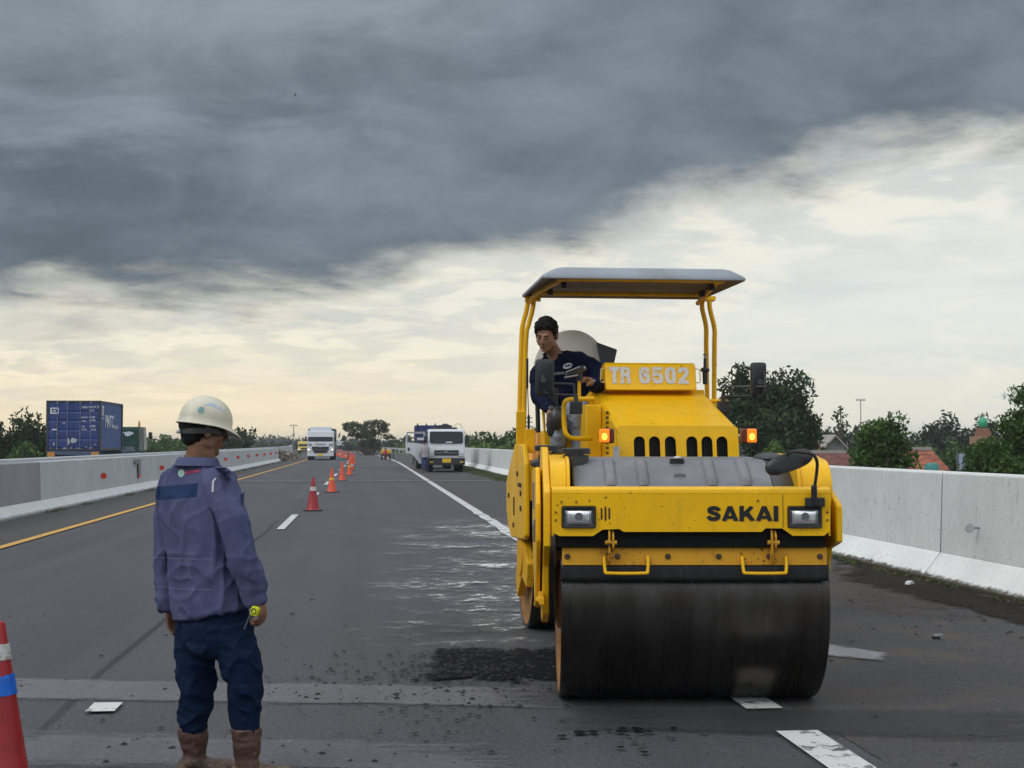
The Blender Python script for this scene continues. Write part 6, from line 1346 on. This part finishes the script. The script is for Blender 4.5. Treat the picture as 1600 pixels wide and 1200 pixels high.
for s in (-1, 1):
    for yy in (0, 5.94): mb.box(s * h - .06, s * h + .06, yy, yy + .12, zb, zt)
    mb.box(s * h - .05, s * h + .02, .12, 5.94, zb, zb + .13); mb.box(s * h - .05, s * h + .02, .12, 5.94, zt - .08, zt)
mb.box(-h, h, .0, .10, zt - .1, zt + .0); mb.box(-h, h, 0, .1, zb, zb + .12); mb.box(-h, h, 5.96, 6.06, zb, zt); mb.box(-h, h, .1, 6, zt - .05, zt - .02); mb.build('frame', FR, cont, smooth=0)
for s in (-1, 1):
    x0, x1 = (-h + .07, -.012) if s < 0 else (.012, h - .07); g = []
    for i in range(31):
        z = zb + .12 + (zt - zb - .22) * i / 30; d = .03 if (i % 6) in (0,) else 0; g.append([Vector((x0, .02 + d, z)), Vector((x1, .02 + d, z))])
    dr = MB().sheet(g).build('door', HB, cont, smooth=0, fix=False)
    for fx in ((.33, .74) if s < 0 else (.26, .70)):
        x = x0 + (x1 - x0) * (fx if s > 0 else fx + .02); mb = MB(); mb.cyl((x, -.01, zb + .04), (x, -.01, zt - .06), .020, n=8)
        for z in (zb + .06, zt - .12, 1.9): mb.box(x - .05, x + .05, -.03, .02, z, z + .07)
        mb.build('locking_bar', RODm, dr)
def ctext(tx, x, z, w_, h_, y=-.006, M=None): return put_text_fit('marking', tx, w_, h_, M or plane_M((x, y, z), (1, 0, 0), (0, 0, 1)), TWc, cont, bold=.03)
for tx, x, z, w_, h_ in [('DFSU', .52, 3.20, .26, .10), ('188777', .88, 3.21, .36, .09), ('7', 1.14, 3.20, .08, .12), ('22G1', .84, 3.05, .24, .10), ('MAX.WT.', .52, 2.72, .30, .08), ('TARE', .48, 2.54, .17, .08), ('30480', .86, 2.73, .27, .09), ('67200', .88, 2.58, .27, .09), ('NET', .46, 2.28, .13, .08), ('CU.CAP.', .50, 2.14, .25, .08), ('28280', .88, 2.30, .27, .09), ('33.2', .92, 2.14, .28, .09)]: ctext(tx, x, z, w_, h_)
for bb_ in ((-1.09, -.69, -.008, .0, 2.88, 3.18), (-1.0, -.74, -.008, 0, 2.10, 2.17), (-.50, -.40, -.008, 0, 2.42, 2.46)): MB().box(*bb_).build('label_plate', TWc, cont, smooth=0)
mb = MB(); mb.prism([(-1.03, 3.12), (-.80, 3.12), (-.73, 2.95), (-.97, 2.95)], 1, -.014, -.009); mb.build('label_mark', BLK, cont, smooth=0); mb = MB(); mb.prism([(-.95, 3.07), (-.84, 3.07), (-.82, 2.99), (-.92, 2.99)], 1, -.020, -.015); mb.build('label_mark_inner', TWc, cont, smooth=0)
mb = MB(); rg = random.Random(4)
for x, z, a, b_ in [(-.22, 1.58, .07, .18), (-.02, 1.62, .12, .16), (.12, 1.62, .05, .14), (-1.05, 1.26, .05, .02), (-.42, 1.24, .07, .05), (-.10, 1.26, .06, .03), (.60, 1.30, .06, .03), (.82, 1.28, .09, .02), (1.00, 1.42, .06, .02), (.2, 1.25, .08, .02), (-.9, 1.45, .04, .09)]:
    mb = MB(); mb.add([Vector((x + a * math.cos(t_) * rg.uniform(.6, 1.1), -.010, z + b_ * math.sin(t_) * rg.uniform(.6, 1.1))) for t_ in [k * .6283 for k in range(10)]], [tuple(range(10))]); mb.build('scraped_paint', mat('scrape', (.45, .46, .48), .7), cont, smooth=0)
Ms = plane_M((h + .022, 2.5, 2.56), (0, 1, 0), (0, 0, 1)); put_text_fit('side_lettering', 'PMTC', 2.3, .62, Ms, TWc, cont, bold=.03); put_text_fit('side_lettering', 'LINE', 1.1, .16, plane_M((h + .022, 4.3, 2.30), (0, 1, 0), (0, 0, 1)), TWc, cont, bold=.03)
put_text_fit('side_code', 'DFSU', .55, .50, plane_M((h + .022, .75, 3.05), (0, 0, -1), (0, 1, 0)) if False else plane_M((h + .022, .70, 3.05), (0, 1, 0), (0, 0, 1)), TWc, cont, bold=.05); put_text_fit('side_code', '22G1', .7, .08, plane_M((h + .022, .8, 2.70), (0, 1, 0), (0, 0, 1)), TWc, cont, bold=.03)
tag(cont, 'blue shipping container riding on the trailer beyond the median barrier', 'container')
mb = MB(); mb.box(-h, h, 0, .15, .92, 1.10); mb.box(-.45, .45, .15, 11.0, .80, 1.10); mb.box(-h + .02, h - .02, 6.0, 10.6, 1.02, 1.12); mb.build('trailer', mat('trailer_blue', (.06, .10, .17), .6, dirt=(.05, .05, .05), damt=.6, dscale=2), lor, bevel=.01)
mb = MB()
for k in range(5): mb.box(h - .10, h + .02, 6.3 + k * .9, 6.36 + k * .9, .85, 1.3)
mb.build('trailer_stakes', mat('stake_grey', (.14, .17, .21), .6), lor, smooth=0)
for s in (-1, 1): MB().box(s * 1.02 - .17, s * 1.02 + .17, -.06, .0, .80, 1.06).build('tail_lamp', ORG, lor, bevel=.01)
for yy in (1.4, 2.6):
    for x in (-.95, .95): wheel(lor, x, yy, r=.45, w_=.5)
for yy in (9.6, 12.6):
    for x in (-.95, .95): wheel(lor, x, yy, r=.45, w_=.4)
GC = mat('cab_green', (.012, .06, .045), .4, var=.3, dirt=(.02, .03, .03), damt=.5, dscale=2)
mb = MB(); mb.prism([(11.2, 1.0), (11.2, 2.36), (11.3, 2.40), (13.6, 2.40), (14.0, 1.6), (14.1, 1.0)], 0, -h + .05, 1.30); mb.build('cab', GC, lor, bevel=.06)
MB().box(-.95, 1.0, 11.19, 11.2, 1.85, 2.1).build('rear_window', mat('rear_window_m', (.03, .08, .06), .2), lor)
mb = MB(); mb.add([Vector((a, 11.17, b_)) for a, b_ in [(.35, 2.12), (.55, 2.08), (.72, 2.14), (.95, 2.10), (1.02, 2.02), (.85, 1.93), (.70, 1.86), (.55, 1.90), (.50, 2.02)]], [tuple(range(9))]); mb.build('torn_sticker', TWc, lor, smooth=0)
mb = MB(); mb.prism([(12.6, 2.36), (12.9, 2.38), (13.4, 2.0), (13.9, 1.5), (13.9, 1.15), (12.9, 1.12)], 0, 1.302, 1.325); mb.build('cab_side_panel', mat('side_panel_pale', (.42, .40, .36), .6, dirt=(.05, .05, .05), damt=.8, dscale=4), lor, smooth=0)
mb = MB(); mb.box(1.20, 1.302, 11.3, 12.5, 1.4, 2.34); mb.build('side_curtain', BLK, lor, smooth=0)
mb = MB(); mb.box(1.05, 1.16, 12.4, 12.5, 2.38, 2.62); mb.cyl((1.1, 12.45, 2.6), (1.1, 12.45, 2.72), .05); mb.build('beacon', ORG, lor, bevel=.01); MB().box(1.40, 1.60, 13.9, 14.0, 1.75, 2.12).build('wing_mirror', BLK, lor, bevel=.03)
tag(lor, 'articulated lorry with a green cab driving away on the far carriageway', 'truck')
# little yellow machine and motorbike far down the road
ym = empty('road_machine', P(603.5, 718.3, 127) * Vector((1, 1, 0)), PHI); MB().box(-.43, .43, 0, 1.4, .52, .90).build('bonnet', mat('machine_yellow', (.75, .43, .03), .4), ym, bevel=.06)
MB().box(-.36, .36, .05, 1.3, .32, .52).build('chassis', DGR, ym)
for x in (-.38, .38): wheel(ym, x, .2, r=.24, w_=.12); wheel(ym, x, 1.2, r=.24, w_=.12)
MB().box(-.2, .1, -.05, .0, .35, .55).build('red_panel', RED, ym, bevel=.01); tag(ym, 'little yellow road machine standing far down the road by the guard rail', 'machine')
mo = empty('motorcycle', P(615.5, 716.5, 132) * Vector((1, 1, 0)), PHI)
for yy in (0, 1.2): MB().lathe([(.27, -.04), (.30, 0), (.27, .04)], (0, yy, .30), 20, axis=0).build('wheel', TYR, mo)
mb = MB(); mb.tube([(0, 0, .3), (0, .15, .85), (0, .3, .75), (0, .8, .75), (0, 1.2, .75)], [.04, .06, .12, .12, .06], 8, smooth=3); mb.tube([(-.3, .18, .92), (0, .15, .9), (.3, .18, .92)], .02, 6); mb.tube([(0, .3, .5), (0, 1.2, .3)], .06, 6); mb.build('frame', BLK, mo)
MB().ell((0, .75, .8), (.13, .35, .06)).build('seat', BLK, mo); tag(mo, 'dark motorcycle parked next to the little yellow machine', 'motorcycle')
# ------------------------------------------------------------------ poles, houses, small things
PG = mat('pole_grey', (.16, .17, .17), .6)
lp = empty('lamp_post', P(459, 712, 230) * Vector((1, 1, 0))); mb = MB(); mb.cyl((0, 0, -1), (0, 0, 4.4), .09, .06, 10); mb.build('pole', PG, lp); mb = MB(); mb.box(-.45, .45, -.05, .05, 4.36, 4.44); mb.build('arm', PG, lp)
for s in (-1, 1): MB().box(s * .42 - .14, s * .42 + .14, -.1, .1, 4.25, 4.38).build('lamp_head', PG, lp, bevel=.02)
MB().box(-.18, .18, -.1, .1, 2.6, 3.0).build('sign_box', mat('sign_box_m', (.25, .28, .28), .6), lp); tag(lp, 'tall double-armed lamp post left of the white heavy truck', 'lamp post')
bb = empty('direction_board', P(531.5, 700, 280) * Vector((1, 1, 0))); MB().box(-.85, .85, 0, .1, 1.0, 1.85).build('panel', mat('board_pale', (.50, .53, .55), .5), bb)
for x in (-.5, .5): MB().cyl((x, .05, 0), (x, .05, 1.2), .05).build('post', PG, bb)
tag(bb, 'pale direction board beyond the white heavy truck', 'sign board')
am = empty('antenna_mast', Vector((P(1345, 655, 100).x, 100, -4))); z1 = P(1345, 624, 100).z + 4; MB().cyl((0, 0, 0), (0, 0, z1), .05, .03, 8).build('pole', PG, am)
mb = MB(); mb.tube([(-.33, 0, z1 - .05), (.33, 0, z1 - .05)], .02, 6)
for k in range(5): x = -.3 + .15 * k; mb.tube([(x, -.2, z1 - .1), (x, .2, z1 + .04 * (k % 2))], .014, 6); mb.cyl((x, 0, z1 - .12), (x, 0, z1 + .06), .018)
mb.build('aerial', PG, am); tag(am, 'thin television antenna mast above the trees at right', 'antenna')
def tiles(name, a, b_):
    m, t, b = node_mat(name); oc = t.new('ShaderNodeTexCoord').outputs['Object']; wv = t.new('ShaderNodeTexWave'); wv.wave_type = 'BANDS'; wv.bands_direction = 'Z'; t.put(wv.inputs[0], oc); wv.inputs['Scale'].default_value = 1.6; wv.inputs['Distortion'].default_value = 3; wv.inputs['Detail Scale'].default_value = 6
    c = t.mix(t.ss(t.noise(t.vmul(oc, (1, 1, 3)), 3.5, 6, .7), .40, .60), a, b_); c = t.mix(t.mul(wv.outputs['Fac'], .45), c, (.03, .012, .01)); t.put(b.inputs['Base Color'], c); b.inputs['Roughness'].default_value = .85; return m
TL1 = tiles('tiles_brown', (.10, .035, .025), (.22, .07, .045)); TL2 = tiles('tiles_orange', (.22, .06, .03), (.42, .13, .06)); WG = mat('wall_grey', (.26, .25, .25), .9, var=.15); WO = mat('wall_ochre', (.35, .20, .12), .9)
def house(px0, px1, ytop, yeave, D_, depth, wallm, roofm, label, gable_front=False, wins=1):
    a, b_ = P(px0, 0, D_).x, P(px1, 0, D_).x; zt, ze = P(0, ytop, D_).z, P(0, yeave, D_).z; o = Vector(((a + b_) / 2, D_, -4)); h_ = (b_ - a) / 2; zt += 4; ze += 4
    t_ = empty('house', o)
    if gable_front:
        MB().prism([(-h_ * .9, 0), (h_ * .9, 0), (h_ * .9, ze), (0, zt - .12), (-h_ * .9, ze)], 1, 0, depth).build('wall', wallm, t_, smooth=0)
        MB().prism([(-h_ * 1.08, ze - .15), (0, zt), (h_ * 1.08, ze - .15), (h_ * 1.08, ze - .28), (0, zt - .12), (-h_ * 1.08, ze - .28)], 1, -.4, depth + .3).build('roof', roofm, t_, smooth=0)
    else:
        MB().box(-h_ * .96, h_ * .96, .5, depth - .5, 0, ze).build('wall', wallm, t_, smooth=0)
        MB().prism([(0, ze - .1), (depth / 2, zt), (depth, ze - .1), (depth, ze - .25), (0, ze - .25)], 0, -h_, h_).build('roof', roofm, t_, smooth=0); MB().prism([(depth / 2 - .2, zt - .05), (depth / 2, zt + .08), (depth / 2 + .2, zt - .05)], 0, -h_, h_).build('ridge', mat('ridge_grey', (.16, .14, .13), .8), t_, smooth=0)
    for k in range(wins):
        x = -h_ * .4 + k * h_ * .8; wo_ = MB().box(x - .3, x + .3, (-.03 if gable_front else .46), (.0 if gable_front else .5), ze - 1.0, ze - .4).build('window', GLS, t_, smooth=0)
    tag(t_, label, 'house'); return t_
house(1285, 1322, 679, 697, 95, 8, WG, mat('roof_light', (.34, .30, .28), .8), 'grey gabled house among the trees right of the big tree', True, 2)
house(1268, 1290, 690, 706, 92, 5, WO, TL2, 'orange roofed lean-to at the left of the grey gabled house', wins=1)
house(1268, 1345, 707, 730, 58, 5, WG, TL1, 'long low house with a dark brown tiled roof above the right wall', wins=2)
house(1418, 1486, 702, 733, 56, 5.5, WG, TL2, 'low house with an orange tiled roof right of the bright round tree', wins=2)
ms = empty('mosque', Vector((P(1538, 0, 118).x, 118, -4))); zc = P(0, 661, 118).z + 4
MB().box(-.8, .9, 0, 2.5, 0, zc - 1.1).build('wall', WO, ms, smooth=0); ms.scale = (.8, .8, 1); mb = MB(); mb.box(-.45, .80, .3, 1.9, zc - 1.1, zc - .7); mb.box(-.35, .7, .5, 1.7, zc - .7, zc - .42); mb.build('dome_base', mat('base_orange', (.26, .12, .07), .8), ms, smooth=0)
MB().ell((.2, 1.1, zc), (.50, .50, .50)).build('dome', mat('dome_green', (.03, .36, .17), .4), ms); MB().cyl((.2, 1.1, zc + .4), (.2, 1.1, zc + .95), .04, .01).build('finial', mat('finial_pale', (.5, .6, .55), .5), ms)
tag(ms, 'small mosque with a bright green dome over an orange base', 'mosque')
wt_ = empty('water_tank', Vector((P(1455, 0, 50).x, 50, -4))); zc = P(0, 724, 50).z + 4; MB().lathe([(.24, zc - .8), (.26, zc - .7), (.26, zc - .12), (.2, zc), (.08, zc + .02)], n=24).build('tank', mat('tank_teal', (.05, .26, .24), .5), wt_); mb = MB()
for a in (-.18, .18):
    for c_ in (-.18, .18): mb.box(a - .03, a + .03, c_ - .03, c_ + .03, 0, zc - .8)
mb.build('stand', PG, wt_); tag(wt_, 'teal water tank just above the wall below the orange tiled roof', 'water tank')
ls = empty('laundry_sheet', Vector((P(1503, 0, 42).x, 42, -4))); z1 = P(0, 706, 42).z + 4; g = [[Vector((-.12 + .035 * i, .02 * math.sin(i * 1.3 + j * .3), z1 - .05 - .10 * j)) for i in range(7)] for j in range(6)]
MB().sheet(g).build('cloth', mat('cloth_paleblue', (.35, .42, .55), .8), ls, fix=False); MB().cyl((-.16, 0, 0), (-.16, 0, z1 + .05), .02).build('pole', PG, ls); tag(ls, 'pale blue cloth hanging beside the dark thicket at right', 'cloth')
# litter on the shoulder
x, y = gpt(1462, 997); li = empty('litter', (x, y, .006), .3); MB().prism([(-.04, 0), (-.03, .03), (.03, .035), (.045, .01), (.04, 0)], 1, -.02, .03).build('scrap', mat('scrap_grey', (.20, .20, .20), .5), li, bevel=.003); MB().box(-.045, .0, -.021, .02, .002, .02).build('dark_end', BLK, li); tag(li, 'small grey and black scrap lying on the shoulder in front of the right wall', 'litter')
x, y = gpt(1418, 914); li = empty('litter', (x, y, .014), .8); MB().prism([(-.05, 0), (-.04, .03), (.02, .04), (.06, .015), (.05, 0)], 1, -.03, .03).build('crushed_cup', mat('cup_white', (.55, .55, .56), .4), li, bevel=.006); tag(li, 'crushed pale plastic cup near the foot of the right wall', 'litter')
li = empty('litter', road(-6.55, 33.5, .15), .8)
bd = empty('bird', P(458, 144, 18)); bd.scale = (.35, .35, .35); MB().tube([(-.04, 0, 0), (0, 0, 0), (.05, 0, 0)], [.01, .025, .008], 8, smooth=3).build('body', BLK, bd); MB().add([(0, 0, .01), (.02, -.02, .01), (-.02, -.02, .06), (.0, .02, .06), (.01, .0, .09)], [(0, 1, 2), (0, 2, 4), (0, 4, 3)]).build('wings', BLK, bd, smooth=0, fix=False); tag(bd, 'tiny dark bird flying against the dark cloud', 'bird')
bpy.data.objects.remove(li)
# ------------------------------------------------------------------ evening haze
hm_ = bpy.data.materials.new('haze'); hm_.use_nodes = True; t = NT(hm_.node_tree); t.n.remove(t.n['Principled BSDF'])
pv_ = t.new('ShaderNodeVolumePrincipled'); pv_.inputs['Color'].default_value = (.86, .90, .94, 1); pv_.inputs['Density'].default_value = 0.0005; pv_.inputs['Anisotropy'].default_value = .3
t.l.new(pv_.outputs[0], t.n['Material Output'].inputs['Volume'])
hz = MB().box(-1400, 1400, -300, 1450, -5.5, 7.6).build('haze', hm_, None, smooth=0); tag(hz, 'thin evening haze lying over the road and far trees', 'haze', kind='stuff')
